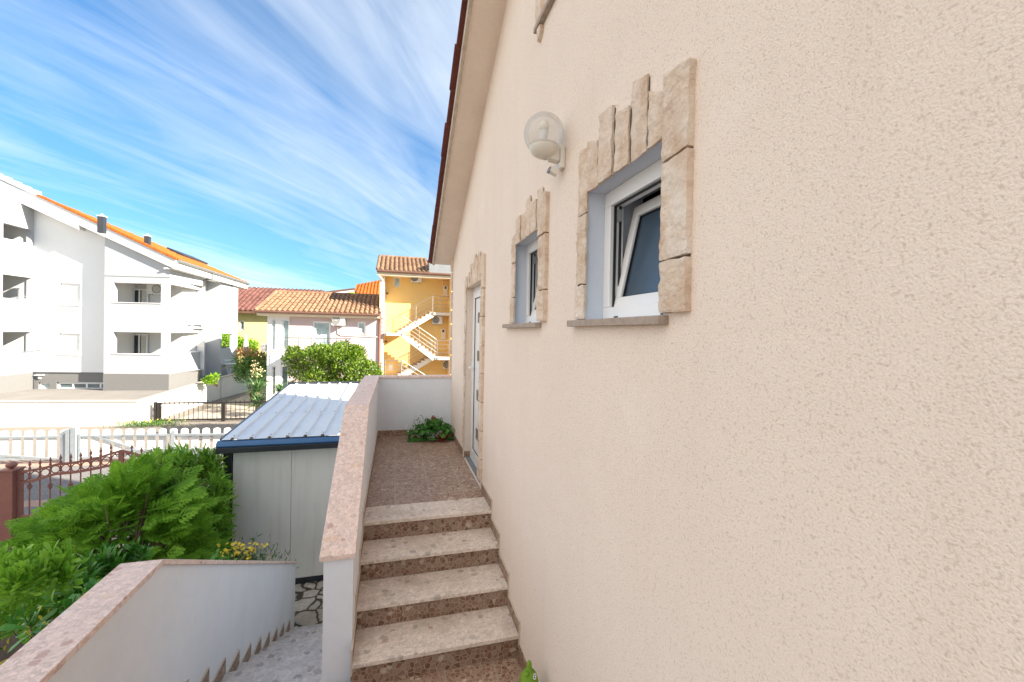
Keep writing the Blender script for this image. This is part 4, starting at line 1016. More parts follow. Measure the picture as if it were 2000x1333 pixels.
def pantiles(O, U, V, W, L, pitch=.24, course=.36, amp=.045, step=.03, name='roof_tiles', mat=None, parent=None, seg=6, thick=.02):
    """O eave corner, U unit along the eave, V unit up the slope; wavy overlapping courses"""
    O, U, V = Vector(O), Vector(U).normalized(), Vector(V).normalized(); N = U.cross(V).normalized()
    if N.z < 0: N = -N
    mb = MB(); nu = int(W/pitch*seg); nc = int(math.ceil(L/course))
    for c in range(nc):
        v0, v1 = c*course, min(L, (c+1)*course+.03)
        jit = random.uniform(-.006, .006)
        rowA, rowB, rowC = [], [], []
        for i in range(nu+1):
            u = W*i/nu; ph = u/pitch*2*math.pi
            h = amp*(abs(math.cos(ph/2))*2-1)
            rowA.append(O+U*u+V*(v0-.03+jit)+N*(h+step)); rowB.append(O+U*u+V*v1+N*h); rowC.append(O+U*u+V*(v0-.03+jit)+N*(h+step-thick-.03))
        n0 = len(mb.v); mb.v += [tuple(p) for p in rowC+rowA+rowB]; m_ = nu+1
        for i in range(nu):
            mb.f.append((n0+i, n0+i+1, n0+m_+i+1, n0+m_+i)); mb.f.append((n0+m_+i, n0+m_+i+1, n0+2*m_+i+1, n0+2*m_+i))
    return mb.build(name, mat, parent, smooth=False)
Vr = Vector((-1, -0.0, RSL)).normalized()
lap = (XE-xt)*math.sqrt(1+RSL*RSL)
rt_ = pantiles(rp(XE+.05, YA+.05, .13), (0, 1, 0), Vr, YB-YA-.05, lap, .25, .38, .04, .03, 'roof_tiles', M['tile_orange'], rfa, seg=4)
bb_ = root_base(rt_)
for v in rt_.data.vertices:
    p = Vector(v.co)+bb_; f_ = (p.y-YA-.05)/(YB-YA-.05); x_ = max(xt, min(XE, p.x)); v.co.y = yx(x_)+.04+(yk(x_)-yx(x_)-.04)*f_-bb_.y
# verge tiles along the rake
q = MB(); n = 34
for k in range(n):
    xa = XE+.05-(XE-xt)*k/n; xb = XE+.05-(XE-xt)*(k+1.06)/n
    a, b = rp(xa, yx(xa)-.05, .12), rp(xb, yx(xb)-.05, .105)
    q.prism([a, b, b+Z3*.10, a+Z3*.115], (0, .32, 0))
q.build('verge_tiles', M['tile_orange'], rfa)
q = MB()
xa = xt
for k in range(16):
    x0 = xa-.4*k; x1_ = x0-.41; a, b = rp(x0, yx(x0)-.03, .11), rp(x1_, yx(x1_)-.03, .10); q.prism([a, b, b+Z3*.22, a+Z3*.25], (0, .3, 0))
q.build('verge_flashing', M['fascia_white'], rfa)
# vents, roof window
def rpix(u, v): return aP(u, v, rp(XE, YA, .2), (RSL, 0, 1))
for (u, v, s) in ((199, 442, .36), (288, 477, .33)):
    p = rpix(u, v); q = MB(); q.box(p.x-.3*s, p.x+.3*s, p.y-.3*s, p.y+.3*s, p.z-.3, p.z+1.1*s); ch = q.build('chimney', M['dark_metal'], rfa)
    q = MB(); q.box(p.x-.36*s, p.x+.36*s, p.y-.36*s, p.y+.36*s, p.z+1.105*s, p.z+1.2*s); q.lathe((p.x, p.y, p.z+1.2*s), [(.16*s, 0), (.13*s, .08), (.001, .10)], 12); q.build('cowl', M['plastic_white'], ch)
p = rpix(325, 486); e = Vector((0, 1, 0)); q = MB(); q.obox(p, Vr*-.9, e*3.2, Vector((RSL, 0, 1)).normalized()*.10); q.build('roof_window', M['dark_metal'], rfa)
# downpipes
pd = r0+SDX*((aP(421, 650, r0, SNX)-r0).dot(SDX))+SNX*.08
q = MB(); q.tube([(XE+.14, pd.y+.4, roofz(XE, 0)-.02), (XE+.05, pd.y+.35, roofz(XE, 0)-.35), (pd.x, pd.y, roofz(XE, 0)-.75), (pd.x, pd.y, BH)], .055, 8); q.build('downpipe', M['gutter_grey'], apt)
q = MB(); ye = YA+ (sb(396, 570)[0]) + .6; q.tube([(XE+.14, ye, roofz(XE, 0)), (XE+.12, ye, roofz(XE, 0)-.3), (XE-.5, ye-.1, roofz(XE, 0)-.5)], .05, 8); q.build('downpipe', M['gutter_grey'], apt)
q = MB(); p = aP(366, 636, CS, SNX); q.tube([p, p+SNX*.16, p+SNX*.18-Z3*.1], .025, 6); q.build('tap', M['dark_metal'], apt)

# ------------------------------------------------------------------ air conditioners
def aircon(label, c, d, n, w_=.8, h=.55, dep=.3, fan=-.16):
    d, n, c = Vector(d).normalized(), Vector(n).normalized(), Vector(c)
    r = thing('air_conditioner', label, 'air conditioner', c, 'air conditioner units on the houses')
    q = MB(); q.obox(c-d*w_/2-Z3*h/2, d*w_, n*dep, Z3*h); q.build('casing', M['ac_white'], r, bevel=.015)
    q = MB(); q.lathe(c+d*fan*w_+n*(dep+.002), [(h*.43, 0), (h*.43, .012), (h*.39, .016), (h*.39, .004), (.001, .004)], 20, n); g = q.build('fan_guard', M['ac_grille'], r)
    q = MB()
    for k in range(3): q.lathe(c+d*fan*w_+n*(dep+.012), [(h*(.36-.1*k), 0), (h*(.36-.1*k), .008), (h*(.33-.1*k), .008), (h*(.33-.1*k), 0)], 20, n)
    q.lathe(c+d*fan*w_+n*(dep+.010), [(h*.07, 0), (h*.06, .012), (.001, .014)], 12, n)
    q.build('fan_rings', M['ac_white'], g)
    q = MB()
    for sgn in (-1, 1): q.beam(c+d*(sgn*w_*.32)-Z3*(h/2+.03), c+d*(sgn*w_*.32)-Z3*(h/2+.03)+n*dep, .04, .04)
    q.build('bracket', M['galvanised'], r)
    return r
z0, z1 = fl[0]
o = CF-FN*.22-SNX*.22-FN*1.62+FN*.02; pa = aP(309, 566, o, FN)
aircon('air conditioner hanging inside the upper corner balcony of the white apartment block', pa, FD, FN, .75, .5, .28)

# ------------------------------------------------------------------ things on balconies and terrace
def airer(label, p, d, n, L=1.1):
    r = thing('clothes_rack', label, 'clothes rack', p, 'clothes racks on the balcony ledges')
    d = Vector(d).normalized(); n = Vector(n).normalized()
    q = MB()
    for k in (0, .22): q.tube([p+n*.05+d*k+Z3*.06, p+n*L+d*k+Z3*(.06+.16*L)], .012, 5)
    for k in range(5): q.tube([p+n*(.1+.2*k)+Z3*(.07+.035*k), p+n*(.1+.2*k)+d*.22+Z3*(.07+.035*k)], .005, 4)
    q.build('rods', M['galvanised'], r)
    q = MB(); q.tube([p+n*.05+Z3*.06, p-n*.12+d*.1+Z3*.03, p-n*.1-Z3*.08], .012, 5); q.build('hook', M['galvanised'], r)
for k, uu in ((1, 30), (1, 52), (2, 28), (2, 50)):
    a, b, z0, z1 = lops[k]; s = lb(uu, 600)[0]
    airer('folding metal clothes rack on the %s left balcony ledge, %s' % (('middle' if k == 1 else 'lowest'), 'nearer the picture edge' if uu < 40 else 'nearer the recessed wall'), LO+LD*s+Z3*(z0+.02), LD, LN)
def terr(u, v): return aZ(u, v, TZ+.14)
p = terr(447, 733)
tb = thing('plastic_table', 'white plastic folding table with crossed legs on the terrace behind the boundary wall', 'table', p)
def leg_x(mb, x): 
    mb.beam(p+Vector((x, -.35, .02)), p+Vector((x, .3, .68)), .04, .05); mb.beam(p+Vector((x, .35, .02)), p+Vector((x, -.3, .68)), .04, .05)
q = MB(); q.box(p.x-.55, p.x+.55, p.y-.40, p.y+.40, p.z+.69, p.z+.73); q.build('tabletop', M['plastic_white'], tb, bevel=.02)
for x in (-.33, .33):
    q = MB(); q.beam(p+Vector((x-.28, -.1*1, .0)), p+Vector((x*.3+.12, -.1, .69)), .05, .05); q.beam(p+Vector((x+.28, .1, .0)), p+Vector((x*.3-.12, .1, .69)), .05, .05); q.build('leg', M['plastic_white'], tb)
p = terr(459, 731)+Vector((.3, .9, 0))
chn = thing('plastic_chair', 'green plastic garden chair behind the white folding table', 'chair', p)
q = MB(); q.box(p.x-.25, p.x+.25, p.y-.25, p.y+.25, p.z+.40, p.z+.44); q.build('seat', M['plastic_green'], chn, bevel=.01)
q = MB(); q.prism([(p.x-.25, p.y+.24, p.z+.44), (p.x+.25, p.y+.24, p.z+.44), (p.x+.20, p.y+.34, p.z+.95), (p.x-.20, p.y+.34, p.z+.95)], (0, .03, 0)); q.build('backrest', M['plastic_green'], chn)
for sx in (-1, 1):
    for sy in (-1, 1):
        q = MB(); q.beam(p+Vector((sx*.26, sy*.26, 0)), p+Vector((sx*.23, sy*.23, .41)), .05, .05); q.build('leg', M['plastic_green'], chn)
    q = MB(); q.beam(p+Vector((sx*.25, -.22, .62)), p+Vector((sx*.25, .27, .66)), .05, .03); q.beam(p+Vector((sx*.25, -.22, .42)), p+Vector((sx*.25, -.22, .62)), .04, .04); q.build('armrest', M['plastic_green'], chn)
p = terr(420, 734)
dry = thing('drying_rack', 'white wire drying rack hung with red and blue laundry on the apartment terrace', 'drying rack', p)
q = MB()
for dy in (-.25, .25):
    q.tube([p+Vector((-.5, dy, 0)), p+Vector((.55, dy, .95))], .014, 5); q.tube([p+Vector((.5, dy, 0)), p+Vector((-.55, dy, .95))], .014, 5)
for k in range(8): q.tube([p+Vector((-.62+.2*k, -.28, .95)), p+Vector((-.62+.2*k, .28, .95))], .006, 4)
for dy in (-.28, .28): q.tube([p+Vector((-.7, dy, .95)), p+Vector((.9, dy, .95))], .012, 5)
q.build('frame', M['plastic_white'], dry)
for k, (mt, x, h) in enumerate((('cloth_red', -.55, .42), ('cloth_white', -.38, .5), ('cloth_red', -.24, .36), ('cloth_blue', -.08, .48), ('cloth_white', .06, .34), ('cloth_blue', .18, .25))):
    lz = thing('laundry', '%s piece of laundry on the drying rack, %s' % (mt[6:], ['at its left end', 'second from its left end', 'third from its left end', 'longest near its middle', 'right of the long blue one', 'at its right end'][k]), 'laundry', p+Vector((x, -.2, .95)), 'laundry on the drying rack')
    q = MB(); N_ = 6; g0 = p+Vector((x, -.30, .955))
    for i in range(N_):
        for j in (0,):
            a0, a1 = i/N_, (i+1)/N_
            w0 = .015*math.sin(i*1.7+k); w1 = .015*math.sin((i+1)*1.7+k)
            q.quad(g0+Vector((w0-.07, .0+w0, -h*a0)), g0+Vector((w0+.07, -.02, -h*a0)), g0+Vector((w1+.07, -.02, -h*a1)), g0+Vector((w1-.07, w1, -h*a1)))
    o_ = q.build('cloth', M[mt], lz); md = o_.modifiers.new('thick', 'SOLIDIFY'); md.thickness = .008
p = aY(480, 688, 33.5); p0 = Vector((p.x, p.y, 0))
um = thing('parasol', 'closed cream parasol standing among the bushes in front of the pale yellow house', 'parasol', p0)
zt = aY(480, 655, 33.5).z
q = MB(); q.lathe((p.x, p.y, 0), [(.28, 0), (.28, .06), (.03, .1), (.025, zt+.05), (.001, zt+.06)], 10); q.build('pole', M['plastic_white'], um)
q = MB(); zb3 = p.z-.3; q.lathe((p.x, p.y, 0), [(.05, zb3), (.20, zb3+.25), (.17, zb3+.8), (.10, zt-.25), (.03, zt)], 8); q.build('canopy', M['umbrella_cloth'], um)
# ================================================================== PINK HOUSE
Yv = Vector((0, 1, 0)); Xv = Vector((1, 0, 0)); NF = Vector((0, -1, 0))
PY = 24.3
def px(u, v, y=PY): p = aY(u, v, y); return p.x, p.z
pink = thing('pink_house', 'pale pink two storey house with tan tiled roof, white window bay and steel railed balcony', 'house', (aY(522, 700, PY).x, PY, 0))
x0, x1 = px(565, 660)[0], px(748, 660)[0]; xb = px(522, 660)[0]
def prect(ul, ur, vt, vb, y=PY):
    a, z1 = px(ul, vt, y); b, z0 = px(ur, vb, y); return a, b, z0, z1
pz = px(620, 616)[1]
wops = [prect(610, 645, 627.5, 690), prect(698, 714, 628.5, 654), prect(570, 620, 715, 790)]
q = MB(); q.panel((x0, PY, 0), Xv, x1-x0, pz+.3, [(a-x0, b-x0, max(.02, c), d) for a, b, c, d in wops[:2]], .16, NF); q.build('wall', M['pink_render'], pink)
bops = [prect(531, 537.5, 625, 684), prect(551, 565.5, 625, 684), prect(531, 537.5, 716, 772), prect(548.5, 562, 716, 772)]
bops[1] = (bops[1][0], x0-.02, *bops[1][2:])
q = MB(); q.panel((xb, PY-.015, 0), Xv, x0-xb, pz+.3, [(a-xb, b-xb, c, d) for a, b, c, d in bops], .16, NF)
q.panel((xb, PY-.015, 0), Yv, 4.2, pz+.3, (), 0, (-1, 0, 0)); q.build('window_bay', M['facade_white'], pink)
for k, (a, b, c, d) in enumerate(wops[:2]):
    f = framed('balcony_door' if k == 0 else 'window', Vector((a, PY+.08, 0)), Xv, NF, 0, b-a, c, d, M['pvc'], M['pale_glass'], pink, fw=.09)
    if k == 1:
        q = MB(); q.box(a-.06, b+.06, PY-.05, PY+.1, c-.05, c-.002); q.build('sill', M['grey_sill'], f)
for a, b, c, d in bops:
    f = framed('window', Vector((a, PY+.10, 0)), Xv, NF, 0, b-a, c, d, M['pvc'], M['pale_glass'] if c > 2 else M['window_glass'], pink, fw=.05)
    q = MB(); q.box(a-.03, b+.03, PY-.06, PY+.1, c-.05, c-.002); q.build('sill', M['cream_trim'], f)
# eave, gutter, roof
ey = PY-.42; exl = px(499, 607, ey)[0]; exr = px(741.5, 607, ey)[0]; ez = px(620, 611, ey)[1]
ry = PY+2.1; rxl = px(540, 573, ry)[0]; rxr = px(742, 579, ry)[0]; rzz = px(640, 576, ry)[1]
q = MB(); q.box(exl+.05, exr, ey+.02, PY+.5, ez-.22, ez-.16); q.box(exl+.05, exr, ey, ey+.03, ez-.2, ez-.02); q.build('soffit', M['cream_trim'], pink)
V_ = Vector((0, ry-ey, rzz-ez)); Ls = V_.length
def hip_tiles(name, mat, parent, O, W, V, L, skew, pitch, course=.38, amp=.05, right_skew=0):
    o = pantiles(O, Xv, V, W, L, pitch, course, amp, .03, name, mat, parent, seg=5)
    return o
rt = pantiles((exl, ey-.06, ez+.03), Xv, V_, exr-exl, Ls, .25, .40, .055, .035, 'roof', M['tile_tan'], pink, seg=6)
# trim the left side of the roof to its hip by shearing courses
me = rt.data; bvec = root_base(rt)
vv = Vector(V_).normalized(); sk_ = (rxl-exl)/Ls
for v in me.vertices:
    p = Vector(v.co)+bvec; t_ = (p-Vector((exl, ey-.06, ez+.03))).dot(vv); s_ = max(0, t_)*sk_
    f = 1-(p.x-exl)/(exr-exl)
    v.co.x += s_*f*0.999
q = MB(); q.tube([(exl, ey-.10, ez-.02), (exr, ey-.10, ez-.05)], .07, 8); q.build('gutter', M['gutter_brown'], pink)
q = MB(); # hip side and back of roof
q.poly([(exl, ey, ez), (rxl, ry, rzz), (exl, PY+4.5, ez)]); q.poly([(rxl, ry, rzz), (exr, ry, rzz), (exr, PY+4.5, ez), (exl, PY+4.5, ez)]); q.tube([(rxl, ry, rzz+.05), (exr, ry, rzz+.05)], .1, 8); q.tube([(exl, ey, ez+.06), (rxl, ry, rzz+.06)], .09, 8); q.build('ridge', M['tile_tan'], pink)
# balcony slab with steel rails
bx0, bx1 = px(565.5, 660)[0], px(683, 660, PY-.9)[0]; by = PY-.95; bz = px(600, 692, by)[1]
q = MB(); q.box(bx0, bx1, by, PY-.002, bz-.2, bz); q.build('balcony_slab', M['pink_render'], pink)
rtop = px(620, 661, by)[1]
q = MB()
for k in range(4):
    z = rtop-k*(rtop-bz)/4; q.tube([(bx0, by+.04, z), (bx1, by+.04, z)], .022 if k == 0 else .013, 6)
    q.tube([(bx1, by+.04, z), (bx1, PY, z)], .022 if k == 0 else .013, 6)
for k in range(6): x = bx0+.03+(bx1-bx0-.06)*k/5; q.tube([(x, by+.04, bz), (x, by+.04, rtop)], .018, 6)
q.build('railing', M['rail_grey'], pink)
# pipe from the air conditioner, rain pipe
a_ = px(659, 637); q = MB(); pA = Vector((px(659.5, 640)[0], PY-.03, px(659, 640)[1])); pB = Vector((pA.x+.02, PY-.03, px(660, 652)[1])); pC = Vector((px(666, 655.5)[0], PY-.03, px(666, 655.5)[1])); pD = Vector((px(740, 659)[0], PY-.03, px(740, 659)[1]))
q.tube([pA, pB, pC, pD], .025, 6); q.build('conduit', M['plastic_white'], pink)
aircon('white air conditioner on the pink house wall right of its balcony door', (px(662, 627)[0], PY-.05, px(662, 627)[1]), Xv, NF, .66, .5, .30)
aircon('small grey air conditioner low at the left edge of the white window bay', (xb-.14, PY+.2, px(519, 680)[1]), Xv, NF, .24, .40, .15)

# ================================================================== YELLOW APARTMENT HOUSE
YY = 25.5
def yx_(u, v, y=YY): p = aY(u, v, y); return p.x, p.z
yel = thing('apartment_building', 'yellow ochre apartment house with a brown tiled roof behind an outdoor zigzag staircase', 'building', (yx_(742, 700)[0], YY, 0))
ya0 = yx_(750, 650)[0]; yxr = 6.5
yew = 24.2; yez = aY(800, 533, yew).z
q = MB(); ww = prect(768.5, 782, 541.5, 562, YY); wl = prect(757, 768, 711, 725, YY)
q.panel((ya0, YY, 0), Xv, yxr-ya0, yez+.2, [(ww[0]-ya0, ww[1]-ya0, ww[2], ww[3]), (wl[0]-ya0, wl[1]-ya0, wl[2], wl[3])], .1, NF); q.build('wall', M['yellow_render'], yel)
for r_ in (ww, wl): framed('window', Vector((r_[0], YY+.02, 0)), Xv, NF, 0, r_[1]-r_[0], r_[2], r_[3], M['cream_trim'], M['pale_glass'] if r_ is ww else M['shutter_white'], yel, fw=.07)
q = MB(); xc0 = yx_(740.5, 650, 24.5)[0]; xc1 = yx_(750, 650, 24.5)[0]
q.box(xc0, xc1, 24.5, YY+6, 0, yez+.1); q.build('corner_pillar', M['cream_trim'], yel)
# wing on the right, out of sight behind the cream wall but shading this one
q = MB(); q.box(3.05, 6.4, 24.22, YY-.01, 0, yez-.15); q.build('side_wing', M['yellow_render'], yel)
yexl = aY(736, 530, yew).x
yr_ = YY+1.9; yrz = aY(790, 506, yr_).z
q = MB(); q.box(yexl+.05, 6.4, yew+.02, YY-.005, yez-.14, yez-.06); q.box(yexl+.02, 6.4, yew-.02, yew+.019, yez-.22, yez+.02); q.build('eaves', M['cream_trim'], yel)
V2 = Vector((0, yr_-yew, yrz-yez)); xr2 = aY(838, 520, yew+.8).x
rt = pantiles((yexl, yew-.08, yez+.06), Xv, V2, xr2-yexl, V2.length, .25, .40, .055, .035, 'roof', M['tile_dusk'], yel)
q = MB(); q.tube([(yexl, yr_, yrz+.06), (xr2, yr_, yrz+.06)], .10, 8); q.tube([(yexl+.03, yew, yez+.1), (yexl+.03, yr_, yrz+.08)], .09, 8)
q.poly([(yexl, yr_, yrz), (6.4, yr_, yrz), (6.4, YY+7, yez), (yexl, YY+7, yez)])
q.poly([(yexl+.05, yew, yez), (yexl+.05, yr_, yrz), (yexl+.05, YY+7, yez)]); q.build('ridge', M['tile_dusk'], yel)
q = MB(); q.box(xr2, 6.4, yew+.25, yr_, yez+.02, aY(860, 517, yew+.25).z); q.box(xr2-.05, xr2, yew-.02, yr_, yez+.02, aY(838, 511, yew+.3).z); q.build('roof_terrace_wall', M['lead_grey'], yel)
q = MB(); q.tube([(yexl, yew-.1, yez+.0), (6.4, yew-.1, yez-.02)], .075, 8); q.build('gutter', M['gutter_brown'], yel)
# down pipes at the corner
q = MB(); X_ = lambda u, v, y=24.25: Vector(aY(u, v, y))
q.tube([X_(739, 533), X_(741, 540), X_(747.5, 548), X_(747.5, 600), X_(745, 614)], .06, 8); q.build('downpipe', M['cream_trim'], yel)
q = MB(); q.tube([X_(742, 613), X_(743.5, 622), X_(742, 632), Vector((X_(742, 632).x-.02, 24.25, .5))], .06, 8); q.build('downpipe', M['copper_pipe'], yel)
for (ul, ur, vt, vb) in ((865.5, 874, 558, 579), (861, 870, 642.5, 663)):
    a, b, c, d = prect(ul, ur, vt, vb, YY); q = MB(); q.box(a, b, YY-.07, YY-.001, c, d); mb_ = q.build('meter_box', M['cream_trim'], yel, bevel=.01)
    q = MB(); q.box(a+.08, b-.08, YY-.075, YY-.0705, c+.42, d-.06); q.build('meter_glass', M['dark_glass'], mb_)
q = MB(); a = yx_(829, 545); b = yx_(864, 546); q.tube([(a[0], YY-.03, a[1]), (b[0], YY-.03, b[1]), (b[0]+.02, YY-.03, yx_(864, 560)[1])], .03, 6); q.build('conduit', M['cream_trim'], yel)
for u, v in ((754.5, 573), (752.5, 667)):
    a = yx_(u, v); q = MB(); q.tube([(a[0]-.12, YY, a[1]), (a[0]-.05, YY-.12, a[1]), (a[0]+.06, YY-.14, a[1])], .02, 6); q.lathe((a[0]+.06, YY-.14, a[1]-.06), [(.05, 0), (.06, .05), (.02, .1)], 10); q.build('outdoor_light', M['dark_metal'], yel)
aircon('air conditioner under the eaves of the yellow apartment house', (yx_(812.5, 546)[0], YY-.02, yx_(812, 544)[1]), Xv, NF, .62, .5, .28)
aircon('air conditioner below the upper landing of the yellow house staircase', (yx_(853.5, 627)[0], YY-.02, yx_(853, 626)[1]), Xv, NF, .58, .46, .28)
aircon('air conditioner low on the yellow wall, half hidden behind the cream house corner', (yx_(874, 713)[0], YY-.02, yx_(873, 712)[1]), Xv, NF, .55, .5, .3)

# staircase
YA_, YM_, YB_2 = 25.42, 24.75, 24.1      # back lane, middle, front lane
stw = thing('outdoor_staircase', 'zigzag outdoor staircase with cream flights, brown steps and steel railings on the yellow house', 'stairs', (yx_(790, 700)[0], 24.7, 0))
def pt(u, v, y): return Vector(aY(u, v, y))
def flight(a, b, y0, y1, n, name='flight'):
    """sawtooth flight in the vertical plane from a (low) to b (high), between depths y0 and y1"""
    q = MB(); t = MB(); dx = (b.x-a.x)/n; dz = (b.z-a.z)/n
    pts = []
    for i in range(n): pts += [(a.x+dx*i, a.z+dz*i), (a.x+dx*i, a.z+dz*(i+1))]
    pts.append((b.x, b.z))
    th = .20
    P = [Vector((x, y0, z)) for x, z in pts]+[Vector((b.x, y0, b.z-th-.05)), Vector((a.x+dx*.6, y0, a.z-th))]
    q.prism(P, (0, y1-y0, 0)); f = q.build(name, M['stair_white'], stw)
    for i in range(n):
        xa = a.x+dx*i-(.03 if dx > 0 else -.03); xb_ = a.x+dx*(i+1)
        t.box(min(xa, xb_), max(xa, xb_), y0-.015, y1, a.z+dz*(i+1)+.001, a.z+dz*(i+1)+.045)
    t.build('treads', M['step_brown'], f)
def rail(pts, posts, h=.95, nr=4, nm='railing'):
    q = MB()
    for k in range(nr):
        dz = h*(1-k/ nr)
        q.tube([p+Z3*dz for p in pts], .019 if k == 0 else .010, 6)
    for p in posts: q.tube([p-Z3*.12, p+Z3*h], .016, 6); q.beam(p-Z3*.16, p-Z3*.02, .10, .10)
    q.build(nm, M['steel'], stw)
def slab_(a, b, y0, y1): 
    q = MB(); q.box(a.x, b.x, y0, y1, a.z-.16, a.z); q.build('landing', M['stair_white'], stw)
# landings
lmz = pt(770, 650.5, YB_2).z; l1 = pt(751, 650, YB_2).x; l2 = pt(786, 650, YB_2).x
slab_(Vector((l1, 0, lmz)), Vector((l2, 0, lmz)), YB_2, YA_)
uz = pt(862, 611, YM_).z; u1 = pt(847, 611, YM_).x
slab_(Vector((u1, 0, uz)), Vector((3.34, 0, uz)), YM_-.05, YA_)
rz2 = pt(862, 698, YB_2).z; r1 = pt(850, 698, YB_2).x
slab_(Vector((r1, 0, rz2)), Vector((3.34, 0, rz2)), YB_2, YA_)
blz = pt(770, 738, YB_2).z; slab_(Vector((l1, 0, blz)), Vector((l2, 0, blz)), YB_2, YA_)
A0 = Vector((l2-.25, 0, lmz)); A1 = Vector((u1, 0, uz)); flight(A0, A1, YM_, YA_, 9)
B0 = Vector((r1, 0, rz2)); B1 = Vector((l2, 0, lmz)); flight(B0, B1, YB_2, YM_-.06, 9)
C0 = Vector((l2-.2, 0, blz)); C1 = Vector((r1-.1, 0, rz2)); flight(C0, C1, YM_, YA_, 9)
D0 = Vector((r1, 0, 0)); D1 = Vector((l2, 0, blz)); flight(D0, D1, YB_2, YM_-.06, 9)
V3 = lambda x, y, z: Vector((x, y, z))
rail([V3(l1+.05, YB_2+.04, lmz), V3(l2, YB_2+.04, lmz)], [V3(l1+.07, YB_2+.04, lmz), V3(l2-.04, YB_2+.04, lmz)])
rail([V3(A0.x, YM_+.02, lmz+.1), V3(A1.x, YM_+.02, uz)], [V3((A0.x+A1.x)/2, YM_+.02, (lmz+uz)/2), V3(A1.x-.06, YM_+.02, uz)], .95)
rail([V3(A1.x, YM_+.02, uz), V3(3.3, YM_+.02, uz)], [V3(A1.x+.35, YM_+.02, uz), V3(3.2, YM_+.02, uz)])
rail([V3(l2, YB_2+.04, lmz), V3(r1+.05, YB_2+.04, rz2+.05)], [V3((l2+r1)/2, YB_2+.04, (lmz+rz2)/2), V3(r1-.03, YB_2+.04, rz2)])
rail([V3(r1, YB_2+.04, rz2), V3(3.3, YB_2+.04, rz2)], [V3(r1+.1, YB_2+.04, rz2), V3(3.2, YB_2+.04, rz2)])
rail([V3(C0.x, YM_+.02, blz+.1), V3(C1.x, YM_+.02, rz2)], [V3(C0.x+.2, YM_+.02, blz+.1), V3(C1.x-.05, YM_+.02, rz2)])
rail([V3(l1+.05, YB_2+.04, blz), V3(l2, YB_2+.04, blz)], [V3(l1+.07, YB_2+.04, blz), V3(l2-.04, YB_2+.04, blz)])
rail([V3(l2, YB_2+.04, blz), V3(r1+.05, YB_2+.04, .3)], [V3((l2+r1)/2, YB_2+.04, blz/2)])

# ================================================================== HOUSES FAR BEHIND
def fx(u, v, y): p = aY(u, v, y); return p
h3 = thing('yellow_house', 'pale yellow house with dark red ribbed roof far behind, left of the pink house', 'house', (fx(470, 650, 37).x, 37, 0))
a = fx(440, 650, 37).x; b = fx(600, 650, 37).x; ze = fx(490, 607, 36.5).z; wn = prect(467, 477, 626, 646, 37)
q = MB(); q.panel((a, 37, 0), Xv, b-a, ze+.1, [(wn[0]-a, wn[1]-a, wn[2], wn[3])], .15, NF); q.build('wall', M['pale_yellow'], h3)
framed('window', Vector((wn[0], 37.08, 0)), Xv, NF, 0, wn[1]-wn[0], wn[2], wn[3], M['pvc'], M['window_glass'], h3, fw=.1)
ra = fx(476, 561, 42); rb_ = fx(590, 570, 42); V4 = Vector((0, 42-36.4, ra.z-ze)); 
rt = pantiles((a-.5, 36.4, ze), Xv, V4, b-a+1, V4.length, .34, 3.0, .06, .02, 'roof', M['tile_dark'], h3)
q = MB(); q.box(a-.5, b+.5, 36.38, 36.5, ze-.22, ze-.05); q.build('eaves', M['gutter_brown'], h3)
h4 = thing('orange_roof_house', 'far house whose orange tiled roof rises between the pink house and the yellow building', 'house', (fx(715, 650, 42).x, 42, 0))
a = fx(689, 577, 40); b = fx(752, 577, 40); t0 = fx(695, 556, 44); t1 = fx(748, 545, 44)
V4 = Vector((0, 4, (t0.z+t1.z)/2-a.z)); rt = pantiles((a.x, 40, a.z), Xv, V4, b.x-a.x, V4.length, .30, .42, .06, .04, 'roof', M['tile_orange'], h4)
for v in rt.data.vertices:
    p = Vector(v.co)+root_base(rt); k = (p.y-40)/4*(p.x-a.x)/(b.x-a.x); v.co.z += (t1.z-t0.z)*(k-.5*(p.y-40)/4)
q = MB(); q.box(a.x+.3, b.x, 40.4, 46, 0, a.z+.05); q.build('wall', M['lime_render'], h4)
h5 = thing('lime_house', 'bright lime green house wall under a low dark roof edge behind the pink roof', 'house', (fx(660, 600, 39).x, 39, 0))
a = fx(612, 577, 39); b = fx(690, 568, 39)
q = MB(); q.prism([(a.x, 39, 0), (b.x, 39, 0), (b.x, 39, b.z), (a.x, 39, a.z)], (0, 4, 0)); q.build('wall', M['lime_render'], h5)
q = MB(); q.prism([(a.x-.6, 38.7, a.z-.09), (b.x+.1, 38.7, b.z+.02), (b.x+.1, 38.7, b.z+.2), (a.x-.6, 38.7, a.z+.06)], (0, 5, 0)); q.build('roof', M['gutter_brown'], h5)
q = MB(); q.prism([(a.x-.3, 38.69, a.z-.20), (b.x+.1, 38.69, b.z-.12), (b.x+.1, 38.69, b.z+.018), (a.x-.3, 38.69, a.z-.06)], (0, .05, 0)); q.build('fascia', M['fascia_white'], h5)
